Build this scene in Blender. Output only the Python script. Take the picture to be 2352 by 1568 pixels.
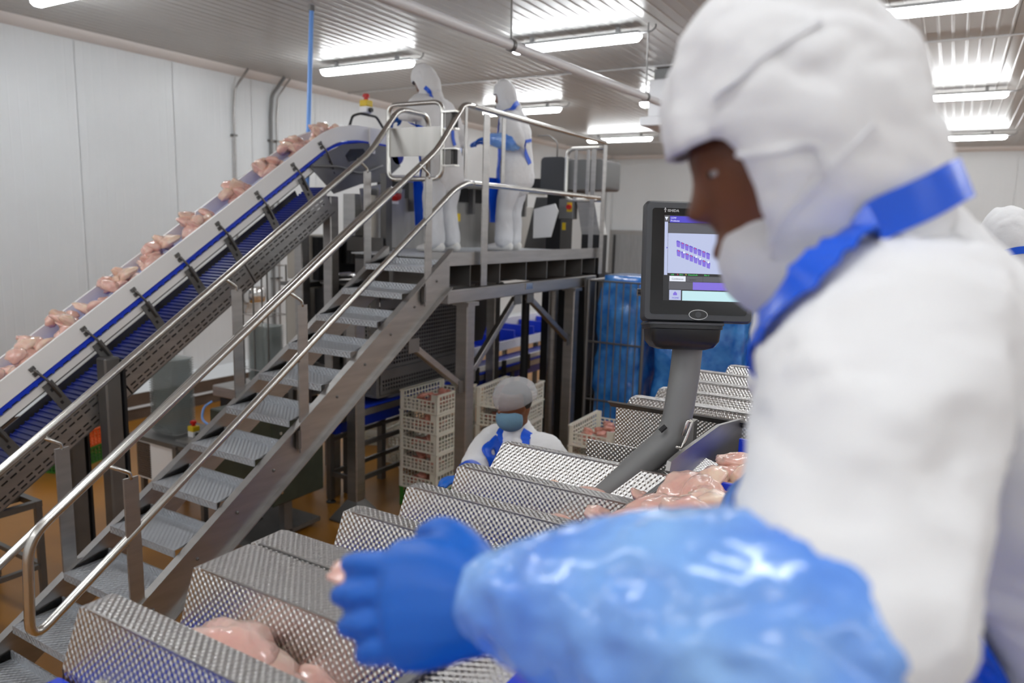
import bpy, math, random
from mathutils import Vector, Matrix, noise
from mathutils.bvhtree import BVHTree
PI = math.pi
SC = bpy.context.scene
COL = SC.collection
for _o in list(bpy.data.objects): bpy.data.objects.remove(_o)

# ------------------------------------------------------------------ camera, world, exposure
cam_d = bpy.data.cameras.new('camera'); cam = bpy.data.objects.new('camera', cam_d); COL.objects.link(cam)
cam_d.sensor_width = 36.0; cam_d.lens = 36.0*1690/2352
cam_d.clip_start = 0.02; cam_d.clip_end = 100
cam_d.dof.use_dof = True; cam_d.dof.focus_distance = 2.3; cam_d.dof.aperture_fstop = 2.8
cam.location = (0, 0, 2.5)
_y, _p, _r = math.radians(30.5), math.radians(9.0), math.radians(1.6)
_F = Vector((-math.sin(_y)*math.cos(_p), math.cos(_y)*math.cos(_p), -math.sin(_p)))
_R = Vector((math.cos(_y), math.sin(_y), 0)); _U = _R.cross(_F)
_R2 = _R*math.cos(_r) + _U*math.sin(_r); _U2 = -_R*math.sin(_r) + _U*math.cos(_r)
cam.rotation_euler = Matrix((_R2, _U2, -_F)).transposed().to_euler()
SC.camera = cam
w = bpy.data.worlds.new('world'); SC.world = w; w.use_nodes = True
w.node_tree.nodes['Background'].inputs[0].default_value = (0.8, 0.88, 1.0, 1)
w.node_tree.nodes['Background'].inputs[1].default_value = 0.2
SC.view_settings.view_transform = 'Standard'
try: SC.view_settings.look = 'None'
except Exception: pass
SC.view_settings.exposure = 0.0; SC.view_settings.gamma = 1.0
SC.view_settings.use_curve_mapping = False
LAMP_STRENGTH = 38.0

# ------------------------------------------------------------------ materials
MAT = {}
class NT:
    def __init__(s, m): s.t = m.node_tree; s.n = s.t.nodes; s.b = s.n['Principled BSDF']
    def add(s, ty, **k):
        x = s.n.new(ty)
        for a, v in k.items(): setattr(x, a, v)
        return x
    def link(s, a, b): s.t.links.new(a, b)
    def math(s, op, a, b=None):
        x = s.add('ShaderNodeMath', operation=op)
        for i, v in enumerate((a, b)):
            if v is None: continue
            if isinstance(v, (int, float)): x.inputs[i].default_value = v
            else: s.link(v, x.inputs[i])
        return x.outputs[0]
def mat(name, col, rough=0.5, metal=0.0, noise_amt=0.0, nscale=8.0, bump=0.0, bscale=40.0, spec=0.5,
        emit=None, estr=0.0, trans=0.0, alpha=1.0, sss=0.0, coat=0.0, col2=None, stretch=None, aniso=0.0):
    m = bpy.data.materials.new(name); m.use_nodes = True
    t = NT(m); b = t.b
    b.inputs['Base Color'].default_value = (*col, 1); b.inputs['Roughness'].default_value = rough
    b.inputs['Metallic'].default_value = metal; b.inputs['Specular IOR Level'].default_value = spec
    b.inputs['Alpha'].default_value = alpha
    if trans: b.inputs['Transmission Weight'].default_value = trans
    if coat: b.inputs['Coat Weight'].default_value = coat; b.inputs['Coat Roughness'].default_value = 0.08
    if sss:
        b.inputs['Subsurface Weight'].default_value = sss
        b.inputs['Subsurface Radius'].default_value = (0.02, 0.008, 0.005); b.inputs['Subsurface Scale'].default_value = 0.6
    if emit: b.inputs['Emission Color'].default_value = (*emit, 1); b.inputs['Emission Strength'].default_value = estr
    if noise_amt or col2 or bump:
        tc = t.add('ShaderNodeTexCoord'); src = tc.outputs['Object']
        if stretch:
            mp = t.add('ShaderNodeMapping'); mp.inputs['Scale'].default_value = stretch
            t.link(src, mp.inputs[0]); src = mp.outputs[0]
    if noise_amt or col2:
        nz = t.add('ShaderNodeTexNoise'); nz.inputs['Scale'].default_value = nscale; nz.inputs['Detail'].default_value = 5
        t.link(src, nz.inputs['Vector'])
        rp = t.add('ShaderNodeValToRGB'); rp.color_ramp.elements[0].position = 0.3; rp.color_ramp.elements[1].position = 0.7
        c2 = col2 or tuple(min(1, c*(1+noise_amt)) for c in col)
        c1 = col if col2 else tuple(c*(1-noise_amt) for c in col)
        rp.color_ramp.elements[0].color = (*c1, 1); rp.color_ramp.elements[1].color = (*c2, 1)
        t.link(nz.outputs[0], rp.inputs[0]); t.link(rp.outputs[0], b.inputs['Base Color'])
    if bump:
        n2 = t.add('ShaderNodeTexNoise'); n2.inputs['Scale'].default_value = bscale; n2.inputs['Detail'].default_value = 4
        t.link(src, n2.inputs['Vector'])
        bp = t.add('ShaderNodeBump'); bp.inputs['Strength'].default_value = bump; bp.inputs['Distance'].default_value = 0.01
        t.link(n2.outputs[0], bp.inputs['Height']); t.link(bp.outputs[0], b.inputs['Normal'])
    MAT[name] = m
    return m
mat('wall_white', (0.80, 0.83, 0.85), 0.35, noise_amt=0.02, nscale=1.5)
mat('ceiling_grey', (0.52, 0.52, 0.51), 0.30, spec=0.7, noise_amt=0.03, nscale=1.0)
mat('trim_white', (0.80, 0.76, 0.74), 0.45)
mat('kerb_brown', (0.10, 0.065, 0.045), 0.6, noise_amt=0.2, nscale=6)
mat('floor_ochre', (0.28, 0.115, 0.012), 0.30, col2=(0.38, 0.165, 0.018), nscale=1.3, bump=0.05, bscale=3, spec=0.5)
mat('steel', (0.42, 0.41, 0.40), 0.42, 1.0, noise_amt=0.10, nscale=3, bump=0.04, bscale=30, stretch=(1, 1, 8))
mat('steel_tube', (0.62, 0.61, 0.58), 0.27, 1.0)
mat('steel_dark', (0.20, 0.195, 0.19), 0.48, 0.85, noise_amt=0.12, nscale=4)
mat('steel_panel', (0.46, 0.45, 0.43), 0.36, 1.0, noise_amt=0.15, nscale=2.5, stretch=(3, 3, .4))
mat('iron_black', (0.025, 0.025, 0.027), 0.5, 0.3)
mat('paint_grey', (0.20, 0.20, 0.20), 0.5, 0.2)
mat('paint_beige', (0.45, 0.42, 0.37), 0.5)
mat('paint_green', (0.035, 0.045, 0.030), 0.45, noise_amt=0.2)
mat('plastic_white', (0.92, 0.91, 0.90), 0.42)
mat('belt_blue', (0.006, 0.045, 0.62), 0.35)
mat('belt_dark_blue', (0.004, 0.022, 0.30), 0.28)
mat('crate_white', (0.74, 0.71, 0.62), 0.45, sss=0.15)
mat('crate_green', (0.035, 0.20, 0.02), 0.5)
mat('crate_orange', (0.70, 0.10, 0.01), 0.5)
mat('plastic_black', (0.012, 0.012, 0.013), 0.32)
mat('plastic_grey', (0.050, 0.052, 0.058), 0.42, bump=0.02, bscale=500)
mat('screen_glass', (0.004, 0.004, 0.005), 0.12, spec=0.6)
mat('cloth_white', (0.80, 0.80, 0.81), 0.85, bump=0.10, bscale=60, spec=0.2)
mat('cloth_trousers', (0.70, 0.71, 0.74), 0.85, bump=0.10, bscale=50, spec=0.2)
mat('apron_blue', (0.005, 0.10, 0.72), 0.30, bump=0.10, bscale=18)
mat('glove_blue', (0.004, 0.12, 0.55), 0.38, bump=0.05, bscale=60)
mat('sleeve_plastic', (0.05, 0.20, 0.80), 0.22, col2=(0.30, 0.55, 0.95), nscale=6, bump=0.6, bscale=12, coat=0.4)  # paler blue mottle paints highlights into the plastic's colour
mat('skin_dark', (0.17, 0.062, 0.030), 0.42, sss=0.1, noise_amt=0.1, nscale=30)
mat('skin_mid', (0.30, 0.13, 0.075), 0.45, sss=0.1)
mat('mask_blue', (0.16, 0.30, 0.42), 0.8, bump=0.2, bscale=80, alpha=0.93)
mat('hairnet', (0.62, 0.62, 0.64), 0.8, alpha=0.33, bump=0.3, bscale=60)
mat('hair_black', (0.01, 0.008, 0.007), 0.7)
mat('boot_white', (0.75, 0.74, 0.72), 0.5)
mat('shoe_navy', (0.01, 0.015, 0.05), 0.5)
mat('chicken', (0.76, 0.42, 0.36), 0.20, col2=(0.86, 0.60, 0.50), nscale=16, bump=0.25, bscale=40, sss=0.25, coat=0.6)
mat('chicken_pale', (0.80, 0.50, 0.42), 0.22, col2=(0.90, 0.72, 0.56), nscale=20, bump=0.15, bscale=55, sss=0.25, coat=0.5)
mat('chicken_red', (0.52, 0.16, 0.12), 0.28, col2=(0.72, 0.36, 0.28), nscale=16, bump=0.15, bscale=50, sss=0.2, coat=0.4)
mat('wrap_blue', (0.006, 0.12, 0.50), 0.20, col2=(0.06, 0.30, 0.75), nscale=9, bump=0.9, bscale=13, coat=0.5)
mat('tray_clear', (0.30, 0.34, 0.33), 0.2, alpha=0.6, spec=0.6)
mat('yellow', (0.75, 0.52, 0.01), 0.4)
mat('red', (0.60, 0.010, 0.008), 0.35)
mat('hose_blue', (0.20, 0.42, 0.92), 0.35)
mat('pipe_white', (0.74, 0.74, 0.76), 0.35)
mat('chrome', (0.75, 0.75, 0.75), 0.08, 1.0)
mat('curtain_grey', (0.36, 0.37, 0.38), 0.3, noise_amt=0.15, nscale=4, stretch=(6, 6, .5))
mat('paper_white', (0.85, 0.85, 0.85), 0.6)
mat('wood_tan', (0.35, 0.22, 0.12), 0.7)
mat('diffuser', (0.9, 0.9, 0.9), 0.4, emit=(0.95, 0.98, 1.0), estr=LAMP_STRENGTH)
mat('lamp_body', (0.45, 0.46, 0.47), 0.5)
mat('scr_pale', (0.1, 0.1, 0.1), 0.3, emit=(0.55, 0.62, 0.92), estr=0.75)
mat('scr_white', (0.1, 0.1, 0.1), 0.3, emit=(0.85, 0.9, 1.0), estr=0.85)
mat('scr_grey', (0.02, 0.02, 0.02), 0.3, emit=(0.09, 0.09, 0.11), estr=0.8)
mat('scr_violet', (0.02, 0.02, 0.02), 0.3, emit=(0.10, 0.06, 0.62), estr=0.9)
mat('scr_violet_mid', (0.02, 0.02, 0.02), 0.3, emit=(0.22, 0.15, 0.75), estr=0.9)
mat('scr_blue', (0.02, 0.02, 0.02), 0.3, emit=(0.06, 0.04, 0.60), estr=0.9)
mat('scr_cyan', (0.1, 0.1, 0.1), 0.3, emit=(0.55, 0.86, 0.92), estr=0.85)
mat('scr_dark', (0.005, 0.005, 0.005), 0.3, emit=(0.01, 0.01, 0.015), estr=0.5)
mat('scr_green', (0.0, 0.1, 0.0), 0.3, emit=(0.05, 0.75, 0.15), estr=0.8)
mat('scr_red', (0.1, 0.0, 0.0), 0.3, emit=(0.8, 0.06, 0.1), estr=0.8)
mat('scr_yellow', (0.1, 0.1, 0.0), 0.3, emit=(0.8, 0.7, 0.05), estr=0.8)
mat('logo_silver', (0.6, 0.6, 0.6), 0.4)
mat('hood_off_white', (0.74, 0.74, 0.76), 0.85)  # slightly darker white for the face mask and hood seams
mat('eye_white', (0.35, 0.32, 0.30), 0.25)  # sclera darkened to put the shadow of the eye socket into its colour

def dimple(name, col, period, strength, rough, metal=1.0, dist=0.002):
    m = mat(name, col, rough, metal); t = NT(m)
    uv = t.add('ShaderNodeTexCoord'); sp = t.add('ShaderNodeSeparateXYZ'); t.link(uv.outputs['UV'], sp.inputs[0])
    k = 2*PI/period
    h = t.math('MULTIPLY', t.math('SINE', t.math('MULTIPLY', sp.outputs[0], k)), t.math('SINE', t.math('MULTIPLY', sp.outputs[1], k)))
    bp = t.add('ShaderNodeBump'); bp.inputs['Strength'].default_value = strength; bp.inputs['Distance'].default_value = dist
    t.link(h, bp.inputs['Height']); t.link(bp.outputs[0], t.b.inputs['Normal'])
    return m
dimple('dimple_steel', (0.62, 0.61, 0.60), 0.0155, 0.60, 0.30)
dimple('checker_plate', (0.50, 0.52, 0.55), 0.030, 0.6, 0.45, 0.7, 0.003)
def ribbed(name, col, col2, period, axis=0, rough=0.35):
    m = mat(name, col, rough); t = NT(m)
    uv = t.add('ShaderNodeTexCoord'); sp = t.add('ShaderNodeSeparateXYZ'); t.link(uv.outputs['UV'], sp.inputs[0])
    h = t.math('SINE', t.math('MULTIPLY', sp.outputs[axis], 2*PI/period))
    bp = t.add('ShaderNodeBump'); bp.inputs['Strength'].default_value = 0.8; bp.inputs['Distance'].default_value = 0.003
    t.link(h, bp.inputs['Height']); t.link(bp.outputs[0], t.b.inputs['Normal'])
    return m
ribbed('edge_strip', (0.20, 0.20, 0.20), None, 0.012, 0, 0.4)

# ------------------------------------------------------------------ mesh builder
def wloc(o):
    v = Vector((0, 0, 0))
    while o: v = v + o.location; o = o.parent
    return v
class MB:
    def __init__(s): s.v = []; s.f = []
    def add(s, vs, fs):
        k = len(s.v); s.v += [Vector(q) for q in vs]; s.f += [tuple(i+k for i in q) for q in fs]; return s
    def box(s, c, d, M=None):
        c = Vector(c); vs = []
        for z in (-.5, .5):
            for y in (-.5, .5):
                for x in (-.5, .5):
                    q = Vector((x*d[0], y*d[1], z*d[2])); vs.append(c + (M @ q if M else q))
        return s.add(vs, [(0,2,3,1),(4,5,7,6),(0,1,5,4),(2,6,7,3),(0,4,6,2),(1,3,7,5)])
    def bb(s, x0, x1, y0, y1, z0, z1): return s.box(((x0+x1)/2, (y0+y1)/2, (z0+z1)/2), (x1-x0, y1-y0, z1-z0))
    def bar(s, p0, p1, w, h, up=(0, 0, 1)):
        p0, p1 = Vector(p0), Vector(p1); t = (p1-p0); L = t.length; t.normalize(); up = Vector(up)
        a = t.cross(up)
        if a.length < 1e-4: a = t.cross(Vector((1, 0, 0)))
        a.normalize(); b = a.cross(t)
        return s.box((p0+p1)/2, (w, L, h), Matrix((a, t, b)).transposed())
    def rings(s, rs, caps=True, closed=False):
        n = len(rs[0]); k = len(s.v)
        for r in rs: s.v += [Vector(q) for q in r]
        m = len(rs)
        for i in range(m if closed else m-1):
            j = (i+1) % m
            for a in range(n):
                b = (a+1) % n; s.f.append((k+i*n+a, k+i*n+b, k+j*n+b, k+j*n+a))
        if caps and not closed:
            s.f.append(tuple(k+a for a in reversed(range(n)))); s.f.append(tuple(k+(m-1)*n+a for a in range(n)))
        return s
    def tube(s, pts, r, n=8, closed=False):
        pts = [Vector(p) for p in pts]; m = len(pts); rs = []; prev = None
        for i, p in enumerate(pts):
            if closed: t = pts[(i+1) % m]-pts[i-1]
            else: t = pts[min(i+1, m-1)]-pts[max(i-1, 0)]
            t.normalize()
            if prev is None:
                a = t.cross(Vector((0, 0, 1)))
                if a.length < 1e-3: a = t.cross(Vector((1, 0, 0)))
            else: a = prev - t*prev.dot(t)
            a.normalize(); prev = a; b = t.cross(a); rr = r[i] if isinstance(r, (list, tuple)) else r
            rs.append([p + a*math.cos(2*PI*q/n)*rr + b*math.sin(2*PI*q/n)*rr for q in range(n)])
        return s.rings(rs, True, closed)
    def prism(s, poly, fn, w0, w1):
        n = len(poly); k = len(s.v)
        for ww in (w0, w1): s.v += [Vector(fn(u, v, ww)) for u, v in poly]
        s.f.append(tuple(k+i for i in reversed(range(n)))); s.f.append(tuple(k+n+i for i in range(n)))
        for i in range(n): j = (i+1) % n; s.f.append((k+i, k+j, k+n+j, k+n+i))
        return s
    def lathe(s, prof, c, n=16, M=None):
        c = Vector(c); rs = []
        for r, z in prof:
            ring = []
            for a in range(n):
                q = Vector((r*math.cos(2*PI*a/n), r*math.sin(2*PI*a/n), z)); ring.append(c + (M @ q if M else q))
            rs.append(ring)
        return s.rings(rs)
    def cells(s, us, vs, solid, fn, w0, w1):
        nu, nv = len(us)-1, len(vs)-1; idx = {}
        def vid(i, j, k):
            key = (i, j, k)
            if key not in idx: idx[key] = len(s.v); s.v.append(Vector(fn(us[i], vs[j], w1 if k else w0)))
            return idx[key]
        S = lambda i, j: 0 <= i < nu and 0 <= j < nv and solid(i, j)
        for i in range(nu):
            for j in range(nv):
                if not S(i, j): continue
                s.f.append((vid(i,j,1), vid(i+1,j,1), vid(i+1,j+1,1), vid(i,j+1,1)))
                s.f.append((vid(i,j,0), vid(i,j+1,0), vid(i+1,j+1,0), vid(i+1,j,0)))
                if not S(i-1,j): s.f.append((vid(i,j,0), vid(i,j,1), vid(i,j+1,1), vid(i,j+1,0)))
                if not S(i+1,j): s.f.append((vid(i+1,j,0), vid(i+1,j+1,0), vid(i+1,j+1,1), vid(i+1,j,1)))
                if not S(i,j-1): s.f.append((vid(i,j,0), vid(i+1,j,0), vid(i+1,j,1), vid(i,j,1)))
                if not S(i,j+1): s.f.append((vid(i,j+1,0), vid(i,j+1,1), vid(i+1,j+1,1), vid(i+1,j+1,0)))
        return s
    def ell(s, c, r, M=None, nu=14, nv=9):
        c = Vector(c); rs = []
        for j in range(nv+1):
            th = PI*(0.02 + 0.96*j/nv); ring = []
            for a in range(nu):
                q = Vector((r[0]*math.sin(th)*math.cos(2*PI*a/nu), r[1]*math.sin(th)*math.sin(2*PI*a/nu), -r[2]*math.cos(th)))
                ring.append(c + (M @ q if M else q))
            rs.append(ring)
        return s.rings(rs)
    def mesh(s, name, off=Vector((0, 0, 0))):
        me = bpy.data.meshes.new(name); me.from_pydata([q-off for q in s.v], [], s.f); me.update(); return me
    def build(s, name, m, parent=None, smooth=False, bevel=0.0, at=None):
        off = wloc(parent) if parent else (Vector(at) if at else Vector((0, 0, 0)))
        me = s.mesh(name, off); return link(name, me, m, parent, smooth, bevel, at)
def boxuv(me):
    uv = me.uv_layers.new(name='metres').data
    for p in me.polygons:
        n = p.normal; a = (abs(n.x), abs(n.y), abs(n.z)); k = a.index(max(a))
        iu, iv = ((1, 2), (0, 2), (0, 1))[k]
        for li in p.loop_indices:
            co = me.vertices[me.loops[li].vertex_index].co; uv[li].uv = (co[iu], co[iv])
def link(name, me, m, parent=None, smooth=False, bevel=0.0, at=None):
    o = bpy.data.objects.new(name, me); COL.objects.link(o)
    if len(me.polygons) < 4000: boxuv(me)
    me.materials.append(MAT[m])
    if smooth:
        for p in me.polygons: p.use_smooth = True
        if smooth == 'auto': me.set_sharp_from_angle(angle=math.radians(40))
    if parent: o.parent = parent
    elif at: o.location = at
    if bevel:
        b = o.modifiers.new('bevel', 'BEVEL'); b.width = bevel; b.segments = 1; b.limit_method = 'ANGLE'
    return o
def tag(o, label=None, cat=None, group=None, kind=None):
    if label: o['label'] = label
    if cat: o['category'] = cat
    if group: o['group'] = group
    if kind: o['kind'] = kind
    return o
def thing(name, loc, label, cat, group=None, rz=0.0):
    o = bpy.data.objects.new(name, None); COL.objects.link(o); o.location = loc; o.rotation_euler = (0, 0, rz)
    o.empty_display_size = 0.05
    return tag(o, label, cat, group)
def struct(o): o['kind'] = 'structure'; return o
def dup(root, loc, rz=0.0, label=None, group=None, rot=None, scale=None):
    r = root.copy(); COL.objects.link(r); r.location = loc; r.rotation_euler = rot if rot else (0, 0, rz)
    if scale: r.scale = scale
    if label: r['label'] = label
    if group: r['group'] = group
    for ch in list(root.children):
        c = ch.copy(); COL.objects.link(c); c.parent = r
        for g in list(ch.children):
            d = g.copy(); COL.objects.link(d); d.parent = c
    return r
def rpath(pts, rad, seg=5, closed=False):
    pts = [Vector(p) for p in pts]; n = len(pts); out = []
    for i, p in enumerate(pts):
        if not closed and i in (0, n-1): out.append(p); continue
        a, b = pts[i-1]-p, pts[(i+1) % n]-p
        r = min(rad, a.length*.49, b.length*.49); A = p+a.normalized()*r; B = p+b.normalized()*r
        for k in range(seg+1):
            t = k/seg; out.append(A*(1-t)**2 + p*2*t*(1-t) + B*t*t)
    return out
def arange(a, b, st):
    o = []; x = a
    while x < b-1e-6: o.append(x); x += st
    return o
random.seed(7)
U = random.uniform

# ------------------------------------------------------------------ the room
CEIL = 4.52; XL = -8.7; XR = 7.0; YB = 20.0; YF = -5.0
struct(MB().bb(XL-.3, XR+.3, YF-.3, YB+.3, -.12, 0).build('floor', 'floor_ochre'))
ce = struct(MB().bb(XL-.3, XR+.3, YF-.3, YB+.3, CEIL+.03, CEIL+.13).build('ceiling', 'ceiling_grey'))
def panel_profile(width, pitch, depth, gw):
    # a flat sheet with shallow v ribs across its width
    pr = []; n = int(round(width/pitch))
    for i in range(n):
        x = i*pitch
        pr += [(x, 0), (x+pitch-gw, 0), (x+pitch-gw*.65, depth), (x+pitch-gw*.35, depth)]
    pr.append((width, 0)); return pr
def sheet(pr, fn, l0, l1):
    b = MB(); n = len(pr)
    for l in (l0, l1): b.v += [Vector(fn(u, d, l)) for u, d in pr]
    for i in range(n-1): b.f.append((i, i+1, n+i+1, n+i))
    return b
PW = 1.0
prc = panel_profile(PW-.006, (PW-.006)/8, -.006, .028)
yj = [YF, 1.6, 9.2, 17.0, YB]
cache = {}
for i in range(16):
    for j in range(4):
        key = ('c', j)
        x0 = XL + i*PW
        if key not in cache:
            me = sheet(prc, lambda u, d, l: (u, l, d), 0.0, yj[j+1]-yj[j]-.006).mesh('ceiling_panel')
            for p in me.polygons:
                if p.normal.z > 0: p.flip()
            boxuv(me); me.materials.append(MAT['ceiling_grey']); cache[key] = me
        o = bpy.data.objects.new('ceiling_panel', cache[key]); COL.objects.link(o); o.parent = ce; o.location = (x0, yj[j], CEIL)
for k, yy in enumerate(yj[1:4]):
    struct(MB().bb(XL, XR, yy-.03, yy+.03, CEIL-.016, CEIL-.004).build('trim_%d' % (k+1), 'ceiling_grey'))
# wall panels
def wall(name, x0, y0, dx, dy, length, nrm):
    root = struct(MB().box(((x0+dx*length/2)-nrm[0]*.08, (y0+dy*length/2)-nrm[1]*.08, CEIL/2), (abs(dx)*length+.12, abs(dy)*length+.12, CEIL)).build(name, 'wall_white'))
    wdt = 1.22; n = int(math.ceil(length/wdt)); pr = panel_profile(wdt-.006, (wdt-.006)/12, -.0014, .02)
    me = sheet(pr, lambda u, d, l: (dx*u+nrm[0]*d, dy*u+nrm[1]*d, l), 0.0, CEIL).mesh('wall_panel')
    for p in me.polygons:
        if p.normal.x*nrm[0]+p.normal.y*nrm[1] < 0: p.flip()
    boxuv(me); me.materials.append(MAT['wall_white'])
    for i in range(n):
        o = bpy.data.objects.new('wall_panel', me); COL.objects.link(o); o.parent = root
        o.location = (x0+dx*wdt*i, y0+dy*wdt*i, 0)
    return root
wall('wall_left', XL, YF+.15, 0, 1, YB-YF, (1, 0))
wall('wall_back', XL, YB, 1, 0, XR-XL, (0, -1))
struct(MB().bb(XR, XR+.12, YF, YB, 0, CEIL).build('wall_right', 'wall_white'))
struct(MB().bb(XL, XR, YF-.12, YF, 0, CEIL).build('wall_front', 'wall_white'))
cov = [(0, 0), (.11, 0), (.105, -.03), (.085, -.06), (.05, -.085), (0, -.10)]
struct(MB().prism(cov, lambda u, v, l: (XL+.004+u, l, CEIL-.004+v), YF, YB).build('trim_4', 'trim_white', smooth='auto'))
struct(MB().prism(cov, lambda u, v, l: (l, YB-.004-u, CEIL-.004+v), XL+.1, XR).build('trim_5', 'trim_white', smooth='auto'))
bl = struct(MB().prism([(0, 0), (.26, 0), (.24, .32), (0, .34)], lambda u, v, l: (XL+.003+u, l, v), YF, YB).build('baseboard_left', 'kerb_brown'))
MB().prism([(0, .34), (.24, .32), (.02, .44), (0, .44)], lambda u, v, l: (XL+.004+u, l, v), YF, YB).build('coving', 'wall_white', bl)
MB().prism([(.245, .14), (.262, .14), (.26, .165), (.243, .165)], lambda u, v, l: (XL+.01+u, l, v), YF, YB).build('bump_rail', 'wall_white', bl)
struct(MB().bb(XL+.3, XR, YB-.22, YB-.005, 0, .33).build('baseboard_back', 'kerb_brown'))
struct(MB().bb(XL+.02, XL+.16, YB-.16, YB-.02, .34, CEIL-.1).build('trim_6', 'wall_white'))
dr = struct(MB().bb(-8.56, -8.44, YB-.10, YB-.01, 0, 2.44).bb(-7.22, -7.10, YB-.10, YB-.01, 0, 2.44).bb(-8.44, -7.22, YB-.10, YB-.01, 2.32, 2.44).build('door_1', 'steel'))
for k in range(7):
    x = -8.43+k*.173
    MB().prism([(0, 0), (.18, 0), (.18, .012), (0, .012)], lambda u, v, l, x=x, k=k: (x+u, YB-.09+v+.014*(k % 2), l), .02, 2.32).build('curtain_strip', 'curtain_grey', dr)
MB().bb(-8.40, -8.36, YB-.14, YB-.10, 0, 2.3).build('door_edge', 'iron_black', dr)

# ------------------------------------------------------------------ strip lights
def make_lamp():
    t = thing('strip_light', (0, 0, 0), 'x', 'ceiling light', 'fluorescent strip lights on the ceiling')
    MB().prism([(-.055, -.07), (.055, -.07), (.07, -.10), (-.07, -.10)], lambda u, v, l: (l, u, v), -.74, .74).build('housing', 'lamp_body', t)
    pr = [(-.068, -.101), (-.06, -.14), (-.03, -.163), (.03, -.163), (.06, -.14), (.068, -.101)]
    b = MB(); rs = []
    for x, k in ((-.745, .55), (-.715, .95), (-.69, 1), (.69, 1), (.715, .95), (.745, .55)):
        rs.append([(x, u*k, -.101+(v+.101)*k) for u, v in pr])
    b.rings(rs).build('diffuser', 'diffuser', t)
    for s in (-.5, .5): MB().bb(s-.02, s+.02, -.02, .02, -.07, -.012).build('bracket', 'lamp_body', t)
    MB().tube(rpath([(.73, .0, -.085), (.86, 0, -.085), (.9, 0, -.05), (.9, 0, -.02)], .03, 3), .008, 6).build('cable', 'paint_grey', t, smooth=True)
    return t
for t in []: pass
lamp0 = make_lamp(); first = True
spots = [(-6.58, 7.36, 'strip light over the top of the inclined conveyor, right of the blue hose'),
         (-3.65, 7.30, 'long strip light behind the white overhead pipe'),
         (-0.50, 7.46, 'strip light at the top right corner of the picture'),
         (-6.52, 11.16, 'strip light right behind the platform worker standing by the railing'),
         (-0.32, 12.1, 'middle strip light of the row right of the white hood'),
         (-6.50, 15.4, 'far strip light just above the end of the platform railing'),
         (-0.08, 17.05, 'farthest and smallest strip light right of the white hood'),
         (-6.75, 3.9, 'strip light in the top left corner above the white wall')]
for x, y, lb in spots:
    if first: lamp0.location = (x, y, CEIL); lamp0['label'] = lb; first = False
    else: dup(lamp0, (x, y, CEIL), 0, lb)
hid = 'strip light in the rows outside the picture'
for x in (-6.6, -3.65, -.5, 2.6, 5.4):
    for y in (-3.2, .3, 3.9, 7.4, 11.2, 15.4):
        if any(abs(x-a) < .9 and abs(y-b) < 2 for a, b, c in spots): continue
        if x == -3.65 and y == 3.9: continue
        dup(lamp0, (x, y, CEIL), 0, hid, 'strip lights outside the picture or behind things')

# ------------------------------------------------------------------ access stair (treads rise along +Y between x=-3.75 and x=-3.2)
SX0, SX1 = -3.75, -3.20
ZP = 2.25; YP0, YP1 = 4.45, 7.15
st = thing('access_stair', (-3.47, 2.6, 0), 'steel stair with checker plate treads climbing to the raised platform', 'stair')
def strz(y): return 0.627 + 0.651*(y-1.885)     # top edge of the stringers
for x in (SX0-.012, SX1+.012):
    sgn = -1 if x < -3.5 else 1
    b = MB(); ya, yb = 0.92, 4.46
    poly = [(ya, strz(ya)), (yb, strz(yb)), (yb, strz(yb)-.27), (ya+.20, strz(ya+.20)-.25), (ya+.02, 0.0), (ya, 0.0)]
    poly = [(ya, max(.001, strz(ya))), (yb, strz(yb)), (yb, strz(yb)-.27), (ya+.4, strz(ya+.4)-.26), (ya+.4, .0), (ya, .0)]
    b.prism(poly, lambda u, v, l: (x+l, u, v), -.006, .006)
    s_ = b.build('stringer', 'steel', st)
    # top and bottom flanges
    MB().prism([(ya, strz(ya)), (yb, strz(yb)), (yb, strz(yb)+.008), (ya, strz(ya)+.008)], lambda u, v, l: (x+l*sgn, u, v), -.006, .045).build('top_flange', 'steel', s_)
    MB().prism([(ya+.4, strz(ya+.4)-.268), (yb, strz(yb)-.278), (yb, strz(yb)-.27), (ya+.4, strz(ya+.4)-.26)], lambda u, v, l: (x+l*sgn, u, v), -.006, .04).build('bottom_flange', 'steel', s_)
    for k in range(12):
        y = 1.5+.255*k
        MB().lathe([(.009, 0), (.009, .006), (.005, .009)], (x+sgn*.006, y, strz(y)-.12), 8, Matrix(((0, 0, sgn), (0, 1, 0), (1, 0, 0)))).build('bolt', 'steel_dark', s_)
tz0 = None
me_tr = None
for k in range(13):
    y = 4.18-.254*k; z = 2.185-.168*k
    if me_tr is None:
        b = MB(); L0, L1 = SX0+.002+3.475, SX1-.002+3.475
        b.prism([(0, 0), (.245, 0), (.245, .045), (.237, .045), (.237, -.004), (.008, -.004), (.008, -.04), (0, -.04)], lambda u, v, l: (l, u, v), L0, L1)
        me_tr = b.mesh('tread'); boxuv(me_tr); me_tr.materials.append(MAT['checker_plate'])
    o = bpy.data.objects.new('tread', me_tr); COL.objects.link(o); o.parent = st; o.location = Vector((-3.475, y, z)) - st.location
RT = .0215
def hr(y): return 1.811 + .671*(y-2.447)
def mr(y): return hr(y) - .44
def rail_parts(x, ytop, end):
    # handrail and midrail are one bent tube with a loop at the foot
    yb = 1.45
    pts = [(x, *q) for q in end] + [(x, yb+.02, hr(yb+.02)), (x, yb, mr(yb)-.02+.02)] + [(x, ytop, mr(ytop))]
    return pts
lp = rail_parts(SX1+.03, 4.5, [(4.72, 3.36), (4.60, 3.36), (4.27, 3.00)])
lp.append((SX1+.03, 4.66, 2.80)); lp.append((SX1+.03, 4.74, 2.80))
MB().tube(rpath(lp, .10, 6), RT, 10).build('handrail', 'steel_tube', st, smooth=True)
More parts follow.
